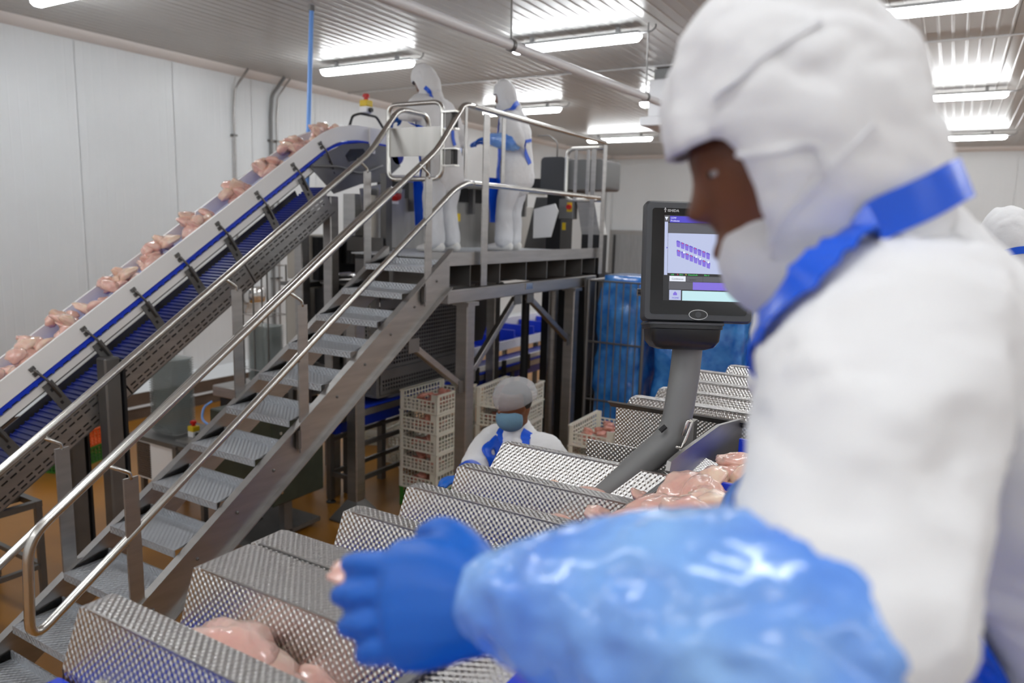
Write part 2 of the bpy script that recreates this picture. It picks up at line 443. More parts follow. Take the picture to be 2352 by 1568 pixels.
lp = rail_parts(SX0-.03, 4.5, [(4.98, 2.83), (4.98, 3.36), (4.60, 3.36), (4.27, 3.00)])
lp.append((SX0-.03, 4.62, 2.74))
MB().tube(rpath(lp, .10, 6), RT, 10).build('handrail', 'steel_tube', st, smooth=True)
def stair_post(x, y, s):
    zb = strz(y)-.20; zt = hr(y)-.16
    b = MB()
    b.prism([(y-.035, zb), (y+.035, zb+.02), (y+.035, zt), (y-.035, zt)], lambda u, v, l: (x+l, u, v), -.006, .006)
    p = b.build('rail_post', 'steel', st)
    MB().tube(rpath([(x, y, zt-.01), (x, y, zt+.02), (x+s*.0, y-.10, hr(y-.10)-.01)], .03, 4), .010, 6).build('rail_bracket', 'steel_tube', p, smooth=True)
    MB().tube([(x, y-.03, mr(y)-.045), (x+s*0, y-.05, mr(y-.05))], .009, 6).build('midrail_bracket', 'steel_tube', p, smooth=True)
    MB().bb(x-.012, x+.012, y-.055, y-.035, zb+.03, zb+.14).build('clamp_plate', 'steel_dark', p)
for y in (1.92, 2.99, 4.17): stair_post(SX1+.04, y, 1)
for y in (1.95, 3.05, 4.25): stair_post(SX0-.04, y, -1)

# ------------------------------------------------------------------ platform
pf = thing('work_platform', (-3.7, 5.8, 0), 'raised steel work platform with railing carrying two workers in white', 'platform')
PX0 = -4.45
MB().bb(PX0, SX1, 5.08, YP1, ZP-.012, ZP).build('deck', 'checker_plate', pf); MB().bb(-4.14, SX1, YP0, 5.078, ZP-.012, ZP).build('deck', 'checker_plate', pf)
MB().bb(SX1, SX1+.012, YP0-.02, YP1, 2.185, 2.285).build('edge_plate', 'steel', pf)
MB().bb(SX1-.12, SX1, YP0-.03, YP0-.018, 2.185, 2.285).build('edge_plate', 'steel', pf)
for y in (4.50, 4.78, 5.22, 5.66, 6.05, 6.42, 6.80, 7.12):
    MB().bb(PX0 if y > 5.1 else -4.14, SX1-.01, y-.006, y+.006, 2.02, ZP-.014).build('joist', 'steel_dark', pf)
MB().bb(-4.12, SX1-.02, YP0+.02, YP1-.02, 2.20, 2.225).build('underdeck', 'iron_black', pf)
MB().bb(SX1-.06, SX1+.02, YP0, YP1-.05, 1.90, 2.005).build('beam', 'steel', pf, bevel=.006)
MB().bb(SX1+.02, SX1+.03, 5.60, 5.72, 1.945, 2.0).build('beam_clamp', 'steel_tube', pf)
MB().bb(-4.2, -4.12, YP0, YP1-.05, 1.90, 2.005).build('beam', 'steel_dark', pf, bevel=.006)
for y in (YP0+.03, YP1-.1): MB().bb(-4.2, SX1-.06, y, y+.06, 1.90, 2.0).build('cross_beam', 'steel_dark', pf)
for x, y in ((SX1-.02, 4.74), (SX1-.02, 6.62), (-4.12, 4.47), (-4.14, 6.62)):
    c = MB().bb(x-.055, x+.055, y-.055, y+.055, .10, 1.90).build('column', 'steel', pf, bevel=.008)
    MB().bb(x-.075, x+.075, y-.075, y+.075, 1.87, 1.899).build('cap_plate', 'steel', c)
    rs = []
    for h, z in ((.16, 0), (.16, .012), (.056, .17)):
        rs.append([(x-h, y-h, z), (x+h, y-h, z), (x+h, y+h, z), (x-h, y+h, z)])
    MB().rings(rs).build('foot', 'steel_dark', c)
def brace(p0, p1):
    b = MB().bar(p0, p1, .05, .05).build('brace', 'steel', pf, bevel=.004)
    for p in (p0, p1):
        p = Vector(p); MB().bb(p.x+.02, p.x+.03, p.y-.06, p.y+.06, p.z-.05, p.z+.05).build('gusset', 'steel_dark', b)
brace((SX1-.02, 4.79, 1.30), (SX1-.02, 5.50, 1.87)); brace((SX1-.02, 6.56, 1.38), (SX1-.02, 5.72, 1.87))
brace((SX1-.02, 4.68, 1.24), (SX1-.02, 4.06, 1.64))
# railing posts of the platform
def flat_post(y, z0, z1, w_=.05, t_=.008, x=SX1+.045, nm='railing_post'):
    return MB().prism([(y-w_/2, z0), (y+w_/2, z0), (y+w_/2, z1), (y-w_/2, z1)], lambda u, v, l: (x+l, u, v), 0, t_).build(nm, 'steel', pf)
flat_post(4.88, 2.02, 3.33, .085); flat_post(7.12, 2.02, 3.33, .085)
MB().tube([(SX1+.03, 4.721, 3.36), (SX1+.03, 7.16, 3.36)], RT, 10).build('top_rail', 'steel_tube', pf, smooth='auto')
MB().tube([(SX1+.03, 4.741, 2.80), (SX1+.03, 7.14, 2.80)], RT, 10).build('middle_rail', 'steel_tube', pf, smooth='auto')
p5 = flat_post(5.13, 2.83, 3.33, .05)
flat_post(4.60, 2.83, 3.34, .03)
# end rail across the far end of the platform
MB().tube(rpath([(SX1+.03, 7.19, 2.78), (-3.62, 7.19, 2.78), (-3.62, 7.19, 3.31), (SX1+.03, 7.19, 3.31)], .09, 5), RT, 10).build('end_rail', 'steel_tube', pf, smooth=True)
for x in (-3.52, -3.38): MB().bb(x, x+.035, 7.17, 7.178, 2.80, 3.30).build('baluster', 'steel', pf)
MB().bb(-3.32, -3.27, 7.16, 7.168, 2.2, 3.3).build('baluster', 'steel', pf)
# self-closing gate
gt = MB().tube(rpath([(-3.80, 4.50, 2.82), (-3.29, 4.50, 2.82), (-3.29, 4.50, 3.37), (-3.80, 4.50, 3.37)], .08, 5, True), .017, 10, True).build('gate_frame', 'steel_tube', pf, smooth=True)
MB().bb(-3.785, -3.305, 4.505, 4.511, 2.99, 3.20).build('gate_panel', 'steel_panel', gt)
for z in (3.235, 2.975):
    hg = MB().bb(-3.255, -3.20, 4.48, 4.53, z-.055, z+.055).build('spring_hinge', 'steel_dark', gt, bevel=.006)
    for q in (-.06, .06): MB().bb(-3.29, -3.16, 4.475, 4.535, z+q-.006, z+q+.006).build('hinge_leaf', 'steel_tube', hg)
    MB().tube([(-3.175, 4.505, z-.053), (-3.175, 4.505, z+.053)], .018, 10).build('hinge_spring', 'iron_black', hg)
# machine built onto the platform behind the workers
im = thing('infeed_machine', (-4.75, 6.5, 0), 'wide stainless machine body on the platform in front of the two white-clad workers', 'machine')
MB().bb(-5.1, -4.46, 5.52, 8.1, 2.05, 2.72).build('body', 'steel_panel', im, bevel=.01)
MB().bb(-4.475, -4.46, 5.15, 5.519, 2.26, 2.80).build('front_panel', 'steel_panel', im)
MB().bb(-5.0, -4.55, 5.75, 8.0, 2.725, 2.90).build('upper_frame', 'iron_black', im)
MB().bb(-5.15, -4.42, 5.75, 8.2, 2.905, 2.95).build('work_ledge', 'plastic_white', im, bevel=.006)
MB().bb(-4.40, -4.36, 5.4, 8.1, 2.86, 2.90).build('rail_bar', 'steel_tube', im)
for y in (5.6, 6.6, 7.7): MB().bb(-4.46, -4.40, y-.02, y+.02, 2.6, 2.88).build('rail_stay', 'steel_dark', im)
MB().bb(-4.455, -4.45, 6.3, 6.42, 2.52, 2.6).build('warning_sticker', 'yellow', im)
es = MB().lathe([(.045, 0), (.045, .05), (.035, .075), (.0, .08)], (-4.44, 5.32, 2.73), 14, Matrix(((0, 0, 1), (0, 1, 0), (1, 0, 0)))).build('stop_button', 'red', im, smooth='auto')
MB().bb(-4.46, -4.435, 5.22, 5.40, 2.66, 2.80).build('button_plate', 'plastic_white', im)
MB().bb(-4.452, -4.445, 5.24, 5.27, 2.48, 2.56).build('yellow_tag', 'yellow', im)
# small display of that machine
ds = thing('display_panel', (-4.7, 6.55, 2.95), 'small lit display with violet screen between the two platform workers', 'display')
MB().bb(-4.74, -4.70, 6.53, 6.57, 2.95, 3.12).build('stem', 'iron_black', ds)
MB().bb(-4.76, -4.70, 6.30, 6.82, 3.10, 3.58).build('case', 'plastic_black', ds, bevel=.01)
MB().bb(-4.699, -4.697, 6.34, 6.78, 3.14, 3.54).build('screen', 'scr_pale', ds)
MB().bb(-4.697, -4.695, 6.34, 6.78, 3.44, 3.50).build('screen_header', 'scr_violet', ds)
MB().bb(-4.697, -4.695, 6.40, 6.70, 3.30, 3.40).build('screen_block', 'scr_violet_mid', ds)
MB().bb(-4.697, -4.695, 6.34, 6.78, 3.145, 3.18).build('screen_footer', 'scr_cyan', ds)
# grey labelling head beyond the railing
lh = thing('machine_head', (-3.75, 7.65, 2.25), 'dark grey rounded machine head on a stand past the platform railing', 'machine')
def rbox(x0, x1, y0, y1, z0, z1, r, axis='y', n=5):
    b = MB(); pr = []
    for cx, cz, a0 in ((x1-r, z1-r, 0), (x0+r, z1-r, 90), (x0+r, z0+r, 180), (x1-r, z0+r, 270)):
        for k in range(n+1):
            a = math.radians(a0+90*k/n); pr.append((cx+r*math.cos(a), cz+r*math.sin(a)))
    b.prism(pr, lambda u, v, l: (u, l, v), y0, y1); return b
rbox(-4.02, -3.72, 7.35, 7.95, 2.86, 3.25, .05).build('drive_cover', 'plastic_grey', lh, smooth='auto')
rbox(-3.719, -3.30, 7.42, 7.90, 2.90, 3.22, .04).build('housing', 'paint_grey', lh, smooth='auto')
MB().bb(-4.2, -4.021, 7.4, 7.9, 2.86, 3.02).build('roller_head', 'iron_black', lh)
MB().bb(-3.98, -3.80, 7.45, 7.75, 2.0, 2.859).build('stand', 'iron_black', lh)
MB().prism([(-4.35, 2.0), (-3.99, 2.0), (-3.99, 2.82), (-4.15, 2.82)], lambda u, v, l: (u, l, v), 7.50, 7.52).build('side_sheet', 'steel_dark', lh)
MB().bb(-3.795, -3.62, 7.38, 7.5, 2.58, 2.80).build('switch_box', 'paint_grey', lh, bevel=.006)
MB().bb(-3.69, -3.63, 7.372, 7.379, 2.66, 2.76).build('switch_plate', 'yellow', lh)
MB().lathe([(.028, 0), (.026, .03)], (-3.66, 7.371, 2.71), 12, Matrix(((1, 0, 0), (0, 0, -1), (0, 1, 0)))).build('switch_knob', 'red', lh)
MB().prism([(-3.61, 2.83), (-3.40, 2.83), (-3.30, 2.42), (-3.52, 2.42)], lambda u, v, l: (u, l, v), 7.42, 7.6).build('chute', 'steel', lh)
MB().bb(-3.52, -3.30, 7.42, 7.62, 2.0, 2.419).build('chute_base', 'iron_black', lh)
MB().bb(-4.0, -3.3, 7.44, 7.8, 0, 1.999).build('pedestal', 'iron_black', lh)
MB().tube(rpath([(-3.9, 7.5, 3.25), (-3.9, 7.5, 3.42), (-4.0, 7.5, 3.50), (-4.15, 7.5, 3.50)], .04), .008, 6).build('signal_rod', 'steel_dark', lh, smooth=True)
MB().bb(-3.74, -3.70, 7.372, 7.379, 2.46, 2.54).build('yellow_label', 'yellow', lh)
MB().prism([(0, 0), (.22, .02), (.30, .30), (.26, .38), (.0, .32)], lambda u, v, l: (-4.02+u, 7.22+l, 2.36+v), 0, .015).build('white_board', 'plastic_white', lh)

# ------------------------------------------------------------------ inclined conveyor
TH = math.atan(.657); CX0, CX1 = -4.95, -4.60
cv = thing('inclined_conveyor', (-4.85, 2.6, 0), 'white-sided blue belt conveyor rising along the wall to the platform', 'conveyor')
Y0c, Z0c = 0.6, 1.374+.657*(0.6-2.044); LS = (4.60-Y0c)/math.cos(TH); RA = .9; LA = RA*TH; LT = LS+LA+.42
def cpath(s, n):
    if s <= LS: y, z, a = Y0c+s*math.cos(TH), Z0c+s*math.sin(TH), TH
    else:
        q = min(s-LS, LA); a = TH-q/RA
        y = Y0c+LS*math.cos(TH)+RA*(math.sin(TH)-math.sin(a)); z = Z0c+LS*math.sin(TH)+RA*(math.cos(a)-math.cos(TH))
        if s > LS+LA: y += s-LS-LA
    return y-math.sin(a)*n, z+math.cos(a)*n
def csweep(x0, x1, n0, n1, s0, s1, taper=None):
    b = MB(); rs = []; ss = [s0] + [s for s in [LS+LA*k/8 for k in range(9)] if s0 < s < s1] + [s1]
    for s in ss:
        a0, a1 = cpath(s, n0), cpath(s, n1)
        rs.append([(x0, *a0), (x1, *a0), (x1, *a1), (x0, *a1)])
    return b.rings(rs)
csweep(CX1-.018, CX1, .004, .126, 0, LT).build('side_guard', 'plastic_white', cv)
csweep(CX0, CX0+.018, .004, .100, 0, LT).build('side_guard', 'plastic_white', cv)
csweep(CX0+.02, CX1-.02, -.03, .0, 0, LT).build('belt', 'belt_blue', cv)
csweep(CX1-.019, CX1+.006, -.022, -.002, 0, LT).build('belt_edge', 'belt_blue', cv)
b = MB(); s = .02
while s < LS:
    y, z = cpath(s, -.028); a = cpath(s+.03, -.022); a2 = cpath(s, -.022); m = cpath(s+.015, -.034)
    b.prism([a2, a, m], lambda u, v, l: (l, u, v), CX1-.015, CX1+.004); s += .06
tag(b.build('belt_teeth', 'belt_blue', cv), kind='stuff')
csweep(CX1-.02, CX1-.004, -.085, -.040, 0, LS+.1).build('wear_strip', 'plastic_white', cv)
csweep(CX0+.02, CX1-.021, -.10, -.088, 0, LS+.1).build('slide_bed', 'iron_black', cv)
# return belt with cross rods
b = MB(); pr = []; s = 0
while s < LS-.05:
    pr += [(s, -.315), (s+.016, -.315), (s+.020, -.305), (s+.027, -.305), (s+.031, -.315)]; s += .036
n = len(pr)
for x in (CX0+.03, CX1-.03): b.v += [Vector((x, *cpath(q, m))) for q, m in pr]
for i in range(n-1): b.f.append((i, i+1, n+i+1, n+i))
b.build('return_belt', 'belt_dark_blue', cv)
# slotted lower side plate
def slot_plate(x, s0, s1):
    us = [s0]; s = s0+.02; kinds = [0]
    while s+.06 < s1: us += [s, s+.042]; kinds += [1, 0]; s += .06
    us.append(s1); vs = [-.475, -.460, -.450, -.430, -.420, -.365, -.355, -.330, -.320, -.275]
    b = MB().cells(us, vs, lambda i, j: not (kinds[i] == 1 and j in (1, 3, 5, 7)) if i < len(kinds) else True, lambda u, v, w_: (x+w_, *cpath(u, v)), 0, .006)
    return b.build('slotted_plate', 'steel', cv)
seg = [0, .95, 2.36, 3.6, LS-.15]
for i in range(4): slot_plate(CX1+.004, seg[i]+.006, seg[i+1]-.006)
csweep(CX0-.006, CX0, -.475, -.275, 0, LS-.15).build('far_side_plate', 'steel_dark', cv)
csweep(CX0, CX1+.012, -.482, -.476, 0, LS-.15).build('bottom_plate', 'steel_dark', cv)
# brackets with hook rods
for y in (1.35, 1.65, 1.96, 2.274, 2.588, 2.927, 3.261, 3.595, 3.954, 4.32, 4.62):
    s = (y-Y0c)/math.cos(TH)
    bk = MB().prism([(s-.035, -.29), (s+.035, -.29), (s+.035, -.05), (s-.035, -.05)], lambda u, v, l: (CX1+.011+l, *cpath(u, v)), 0, .006).build('bracket', 'steel_dark', cv)
    P_ = lambda q, m, dx=.0: (CX1+.02+dx, *cpath(q, m))
    MB().tube(rpath([P_(s+.01, -.17), P_(s+.01, -.03, .01), P_(s-.005, .05, .004), P_(s-.005, .07, -.01)], .02, 3), .007, 6).build('hook_rod', 'steel_dark', bk, smooth=True)
    for m in (.035, .072): MB().prism([(s-.025, m-.012), (s+.01, m-.012), (s+.01, m+.012), (s-.025, m+.012)], lambda u, v, l: (CX1+.002+l, *cpath(u, v)), 0, .01).build('clip', 'steel_dark', bk)
    for m in (-.1, -.2): MB().prism([(s-.012, m-.01), (s+.002, m-.01), (s+.002, m+.01), (s-.012, m+.01)], lambda u, v, l: (CX1+.017+l, *cpath(u, v)), 0, .004).build('slot', 'iron_black', bk)
    MB().prism([(s-.05, -.30), (s-.02, -.30), (s-.02, -.275), (s-.05, -.275)], lambda u, v, l: (CX1+.002+l, *cpath(u, v)), 0, .02).build('spacer', 'plastic_white', bk)
# legs
for x, y, zt in ((CX1+.06, 2.655, 1.60), (CX0-.06, 2.66, 1.15)):
    b = MB().bb(x-.05, x+.05, y-.052, y+.052, .0, zt)
    lg = b.build('leg', 'steel_dark', cv, bevel=.01)
    MB().bb(x-.06, x+.06, y+.06, y+.075, .1, zt-.02).build('leg_rib', 'iron_black', lg)
for x in (CX1-.055, CX0-.06):
    lg = MB().bb(x-.05, x+.05, 4.70, 4.80, 0, 2.70).build('leg', 'steel', cv, bevel=.008)
MB().lathe([(.055, 1.2), (.055, 2.72)], (CX1+.22, 4.98, 0), 18).build('round_column', 'paint_beige', cv, smooth='auto')
MB().bb(CX1+.02, CX1+.42, 4.87, 4.885, 2.24, 2.36).build('tie_plate', 'steel_dark', cv)
MB().bb(CX1+.36, CX1+.42, 4.92, 5.0, 1.2, 2.9).build('inner_column', 'steel_dark', cv)
# head end
hs = [LS-.20, LS+.05, LS+.25, LS+LA, LT]
pl = [cpath(q, -.02) for q in hs] + [(5.60, 3.02), (5.35, 2.86), (5.05, 2.82), (4.72, 2.72)] 
hp = MB().prism(pl, lambda u, v, l: (CX1+.012+l, u, v), 0, .008).build('head_plate', 'steel_dark', cv)
MB().prism([(4.86, 3.05), (4.90, 3.00), (5.05, 3.04), (5.12, 3.09), (5.08, 3.13), (4.92, 3.11)], lambda u, v, l: (CX1+.021+l, u, v), 0, .003).build('plate_opening', 'plastic_black', hp)
MB().prism([(5.02, 2.78), (5.42, 2.86), (5.45, 2.72), (5.30, 2.66), (5.05, 2.60)], lambda u, v, l: (CX1+.03+l, u, v), 0, .01).build('motor_bracket', 'steel', hp)
MB().tube(rpath([(CX1+.05, 4.45, 2.93), (CX1+.06, 4.75, 2.95), (CX1+.06, 5.0, 2.90), (CX1+.06, 5.3, 3.0)], .1, 4), .010, 6).build('cable', 'paint_grey', hp, smooth=True)
MB().tube([(CX1-.25+dx, 5.56, 3.12) for dx in (-.23, .27)], .09, 16).build('drum', 'belt_dark_blue', cv, smooth='auto')
MB().bb(CX1+.01, CX1+.03, 5.17, 5.23, 3.1, 3.32).build('guard_strap', 'plastic_white', cv)
# emergency stop on its bracket at the head end
def estop(name, loc, label):
    t = thing(name, (0, 0, 0), label, 'stop button')
    MB().bb(-.035, .035, -.035, .035, 0, .045).build('base', 'plastic_white', t, bevel=.004)
    MB().bb(-.036, .036, -.036, .036, .0455, .09).build('box', 'yellow', t, bevel=.006)
    MB().lathe([(.016, .09), (.016, .11), (.026, .112), (.026, .128), (.018, .135)], (0, 0, 0), 14).build('button', 'red', t, smooth='auto')
    MB().lathe([(.018, 0), (.016, .02)], (.036, 0, .02), 10, Matrix(((0, 0, 1), (0, 1, 0), (1, 0, 0)))).build('gland', 'plastic_black', t)
    t.location = loc; return t
MB().tube(rpath([(-4.72, 5.05, 3.30), (-4.72, 5.10, 3.42), (-4.72, 5.20, 3.455), (-4.72, 5.42, 3.455), (-4.72, 5.52, 3.36)], .03, 3), .012, 6).build('button_bracket', 'iron_black', cv, smooth=True)
estop('emergency_stop', (-4.72, 5.28, 3.468), 'yellow and red emergency stop on a bracket over the conveyor head').scale = (1.25, 1.25, 1.25)

# ------------------------------------------------------------------ pipes, hose, conduits, cooler, sign
pp = thing('overhead_pipe', (-2.85, 5.5, 3.8), 'white pipe hung from the ceiling on rods above the platform', 'pipe')
def ppt(y): return (-3.02+.058*(y-3.4), y, 3.80)
MB().tube([ppt(1.0), ppt(10.5)], .037, 14).build('pipe_run', 'pipe_white', pp, smooth='auto')
for y in (1.5, 4.85, 7.25, 10.0):
    p = Vector(ppt(y))
    rd = MB().tube([p+Vector((0, 0, .045)), (p.x-.01, p.y, CEIL-.01)], .006, 6).build('hanger_rod', 'steel_dark', pp, smooth='auto')
    MB().tube([p+Vector((0, -.018, 0)), p+Vector((0, .018, 0))], .046, 14).build('clamp', 'steel_dark', rd, smooth='auto')
h0, h1 = Vector((-5.491, 5.38, 4.616)), Vector((-5.264, 5.021, 1.939))
hz = thing('air_hose', h1, 'blue air hose hanging straight down from the ceiling behind the conveyor', 'hose')
h0.z = CEIL-.03
MB().tube([h1, h1.lerp(h0, .5), h0], .022, 10).build('hose_line', 'hose_blue', hz, smooth='auto')
MB().lathe([(.03, -.03), (.03, .028)], h0, 10).build('ceiling_fitting', 'steel_dark', hz)
for k, (y, r, lb) in enumerate(((7.05, .016, 'thin conduit on the white wall, the left one of three'), (7.69, .024, 'thick dark conduit on the white wall beside the blue hose'), (7.80, .012, 'thin pale conduit just right of the thick one on the wall'))):
    t = thing('wall_conduit', (XL+.04, y, 1.2), lb, 'conduit', 'conduits on the white wall')
    MB().tube(rpath([(XL+.04, y-.05, .6), (XL+.04, y-.03, 3.95), (XL+.04, y, 4.25), (XL+.13, y+.06, 4.40), (XL+.2, y+.10, CEIL-.01)], .06, 3), r, 8).build('conduit_run', 'steel' if k != 1 else 'paint_grey', t, smooth='auto')
    for z in (1.6, 2.6, 3.6): MB().bb(XL+.003, XL+.045+r, y-.07, y-.0, z, z+.025).build('clip', 'steel_dark', t)
ac = thing('ceiling_cooler', (-3.0, 9.6, 4.0), 'white boxy cooler hung under the ceiling behind the white hood', 'cooler')
MB().bb(-3.55, -1.9, 9.3, 10.0, 3.92, 4.38).build('case', 'pipe_white', ac, bevel=.01)
MB().bb(-3.62, -1.83, 9.22, 10.05, 3.80, 3.915).build('drip_tray', 'pipe_white', ac, bevel=.01)
MB().bb(-3.5, -2.0, 9.34, 9.9, 4.385, CEIL-.012).build('top_vent', 'paint_grey', ac)
sg = MB().bb(-.42, -.05, YB-.03, YB-.01, 3.28, 3.66).build('wall_sign', 'paper_white', at=(-.2, YB-.02, 3.28))
tag(sg, 'small white sign with the number 2 on the back wall', 'sign')
def text_mesh(txt, size, font_bold=False):
    cu = bpy.data.curves.new('t', 'FONT'); cu.body = txt; cu.size = size; cu.extrude = .0004; cu.resolution_u = 2
    if font_bold: cu.offset = size*.012
    o = bpy.data.objects.new('t', cu); COL.objects.link(o); bpy.context.view_layer.update()
    me = bpy.data.meshes.new_from_object(o.evaluated_get(bpy.context.evaluated_depsgraph_get()))
    bpy.data.objects.remove(o); return me
def put_text(name, txt, size, M, loc, m, parent, bold=False):
    # M: columns are the text's right, up and normal directions
    me = text_mesh(txt, size, bold); me.materials.clear()
    off = wloc(parent)
    for v in me.vertices: v.co = M @ v.co + Vector(loc) - off
    return link(name, me, m, parent)
put_text('number', '2', .30, Matrix(((1, 0, 0), (0, 0, -1), (0, 1, 0))), (-.31, YB-.031, 3.36), 'iron_black', sg, True)

# ------------------------------------------------------------------ crates
def make_crate(name, m):
    t = thing(name, (0, 0, 0), 'x', 'crate')
    L, W, H = .60, .40, .172
    def side(length, notch):
        us = [0, .03]; x = .03; n = int((length-.06)/.042); st_ = (length-.06)/n; kinds = [0]
        for i in range(n): us += [x+.010, x+st_] if i < n-1 else [x+.010, x+st_]; kinds += [0, 1]; x += st_
        us.append(length); kinds.append(0)
        vs = [0, .018, .042, .050, .074, .082, .106, .116, .150, H]
        def solid(i, j):
            k = kinds[i] if i < len(kinds) else 0; um = (us[i]+us[i+1])/2
            if notch:
                d = abs(um-length/2); top = H-.001 if d > length*.36 else (.150 if d > length*.30 else .116)
                if vs[j+1] > top+.002: return False
                if j in (7,) and d <= length*.36: return False
            if k == 1 and j in (1, 3, 5): return False
            if k == 1 and j == 7 and not notch: return False
            return True
        return us, vs, solid
    b = MB()
    us, vs, so = side(W, True)
    for y, w0, w1 in ((0, 0, .008), (L, -.008, 0)): b.cells(us, vs, so, lambda u, v, w_, y=y: (u, y+w_, v), w0, w1)
    us, vs, so = side(L, False)
    for x, w0, w1 in ((0, 0, .008), (W, -.008, 0)): b.cells(us, vs, so, lambda u, v, w_, x=x: (x+w_, u, v), w0, w1)
    b.bb(.008, W-.008, .008, L-.008, .006, .014)
    b.build('basket', m, t)
    for x in (0, W): MB().bb(x-.008, x+.008, 0, L, H-.012, H+.002).build('rim', m, t)
    return t
cw = make_crate('white_crate', 'crate_white'); cg = make_crate('green_crate', 'crate_green')
blobs = []
def make_piece(name, seed, r, m, sub=3, bend=.3, elong=1.0):
    me = bpy.data.meshes.new(name); b = MB(); b.ell((0, 0, 0), (1, 1, 1), None, 20, 14)
    rnd = random.Random(seed); o_ = Vector((rnd.uniform(0, 50), rnd.uniform(0, 50), rnd.uniform(0, 50)))
    for v in b.v:
        d = v.copy(); k = 1+.30*noise.noise(d*1.1+o_)+.20*noise.noise(d*2.2+o_)+.07*noise.noise(d*5+o_)
        tp = 1-.32*max(0, d.x)          # one thick end, one thin end
        q = Vector((d.x*r*1.35*elong, d.y*r*.80*tp, d.z*r*.50*tp))*k
        q.z -= bend*r*(d.x**2)*.35
        v.xyz = q
    me = b.mesh(name); boxuv(me); me.materials.append(MAT[m])
    for p in me.polygons: p.use_smooth = True
    return me
PIECES = [make_piece('chicken_piece', i, .062, ('chicken', 'chicken_pale', 'chicken')[i % 3], elong=U(.85, 1.15)) for i in range(8)]
REDP = [make_piece('meat_piece', 30+i, .045, 'chicken_red') for i in range(4)]
def piece(loc, me, label, group, rot=None, sc=1.0, nm='chicken_piece', cat='chicken'):
    o = bpy.data.objects.new(nm, me); COL.objects.link(o); o.location = loc
    o.rotation_euler = rot or (U(-.4, .4), U(-.4, .4), U(0, 6.28)); o.scale = (sc*U(.9, 1.1), sc*U(.9, 1.1), sc*U(.9, 1.1))
    return tag(o, label, cat, group)
used = {'w': False, 'g': False}
def crate_stack(x, y, rz, n, lab, grp, green=False, meat=None, z0=0.0):
    z = z0
    if green:
        if not used['g']: cg.location = (x, y, z); cg.rotation_euler = (0, 0, rz); cg['label'] = 'green crate at the bottom of the '+lab; cg['group'] = grp; used['g'] = True
        else: dup(cg, (x, y, z), rz, 'green crate at the bottom of the '+lab, grp)
        z += .176
    names = {1: 'only', 2: 'lower upper', 3: 'bottom middle top'}
    for k in range(n):
        o_ = ['bottom', 'second', 'third', 'fourth', 'fifth', 'sixth'][k] if k < n-1 else 'top'
        lb = '%s white crate of the %s' % (o_, lab)
        jx, jy = U(-.006, .006), U(-.006, .006)
        if not used['w']: cw.location = (x+jx, y+jy, z); cw.rotation_euler = (0, 0, rz); cw['label'] = lb; cw['group'] = grp; used['w'] = True
        else: dup(cw, (x+jx, y+jy, z), rz, lb, grp)
        if meat:
            c, s = math.cos(rz), math.sin(rz); cnt = meat if k == n-1 else 6
            for i in range(cnt):
                u, v = (U(.07, .33), U(.08, .52)) if k == n-1 else (U(.08, .32), U(.07, .2))
                hh = .055+(.05 if i > cnt*.5 else 0)+U(0, .02)
                piece((x+c*u-s*v, y+s*u+c*v, z+hh), REDP[i % 4], 'red meat piece in the %s crate of the %s' % (o_, lab), 'meat in the '+lab, None, 1.05, 'meat_piece', 'meat')
        z += .176
crate_stack(-4.02, 4.92, 0.0, 5, 'tall stack left of the hairnet worker', 'tall crate stack under the platform', True, 20)
crate_stack(-3.55, 5.42, .08, 5, 'stack behind the hairnet worker', 'crate stack behind the hairnet worker', True, 18)
crate_stack(-2.58, 5.35, .02, 5, 'stack by the roll cage', 'crate stack by the roll cage', False, 14)
crate_stack(-5.55, 6.05, .5, 4, 'stack by the tray rods', 'crates behind the stair', False, None)
crate_stack(-4.9, 5.75, .2, 2, 'low stack under the stair', 'crates under the stair', False, None)
tag(dup(cg, (-7.5, 3.55, 0), .35, 'green crate on the floor behind the conveyor leg', 'crates on the floor by the wall'))
oc = make_crate('orange_crate', 'crate_orange'); oc.location = (-7.5, 3.55, .176); oc.rotation_euler = (0, 0, .35); oc['label'] = 'orange crate on top of the green crate by the wall'

# ------------------------------------------------------------------ trolley with blue bin at the far left
tr = thing('bin_trolley', (-4.95, 2.15, 0), 'dark steel trolley frame with a blue bin under the conveyor', 'trolley')
for x in (-5.40, -4.80):
    for y in (1.90, 2.30):
        MB().bb(x-.018, x+.018, y-.018, y+.018, .03, .66).build('leg', 'steel_dark', tr)
for x in (-5.40, -4.80): MB().bb(x-.015, x+.015, 1.92, 2.28, .25, .28).build('stretcher', 'steel_dark', tr)
for y in (1.90, 2.30):
    MB().bb(-5.38, -4.82, y-.015, y+.015, .25, .28).build('stretcher', 'steel_dark', tr)
    MB().bb(-5.42, -4.78, y-.02, y+.02, .661, .70).build('top_bar', 'steel_dark', tr)
for x in (-5.40, -4.99, -4.80): MB().bb(x-.02, x+.02, 1.921, 2.279, .661, .70).build('top_bar', 'steel_dark', tr)
for x in (-5.40, -4.80):
    for y in (1.90, 2.30): MB().lathe([(.02, 0), (.03, .006), (.012, .03)], (x, y, 0), 10).build('foot', 'iron_black', tr)
bn = thing('blue_bin', (-5.2, 2.11, .70), 'dark blue plastic bin standing on the trolley under the conveyor', 'bin')
rs = []
for z, k in ((.70, .9), (.93, 1.0), (.94, 1.04), (.945, 1.0), (.72, .86)): rs.append([(-5.2+sx*.20*k, 2.11+sy*.20*k, z) for sx, sy in ((-1, -1), (1, -1), (1, 1), (-1, 1))])
MB().rings(rs).build('tub', 'belt_dark_blue', bn)
bg = MB(); bg.ell((-7.3, 2.55, 1.46), (.30, .38, .20), None, 22, 14)
for v in bg.v: v.xyz += Vector((noise.noise(v*5), noise.noise(v*5+Vector((9, 0, 0))), noise.noise(v*5+Vector((0, 9, 0)))))*.09
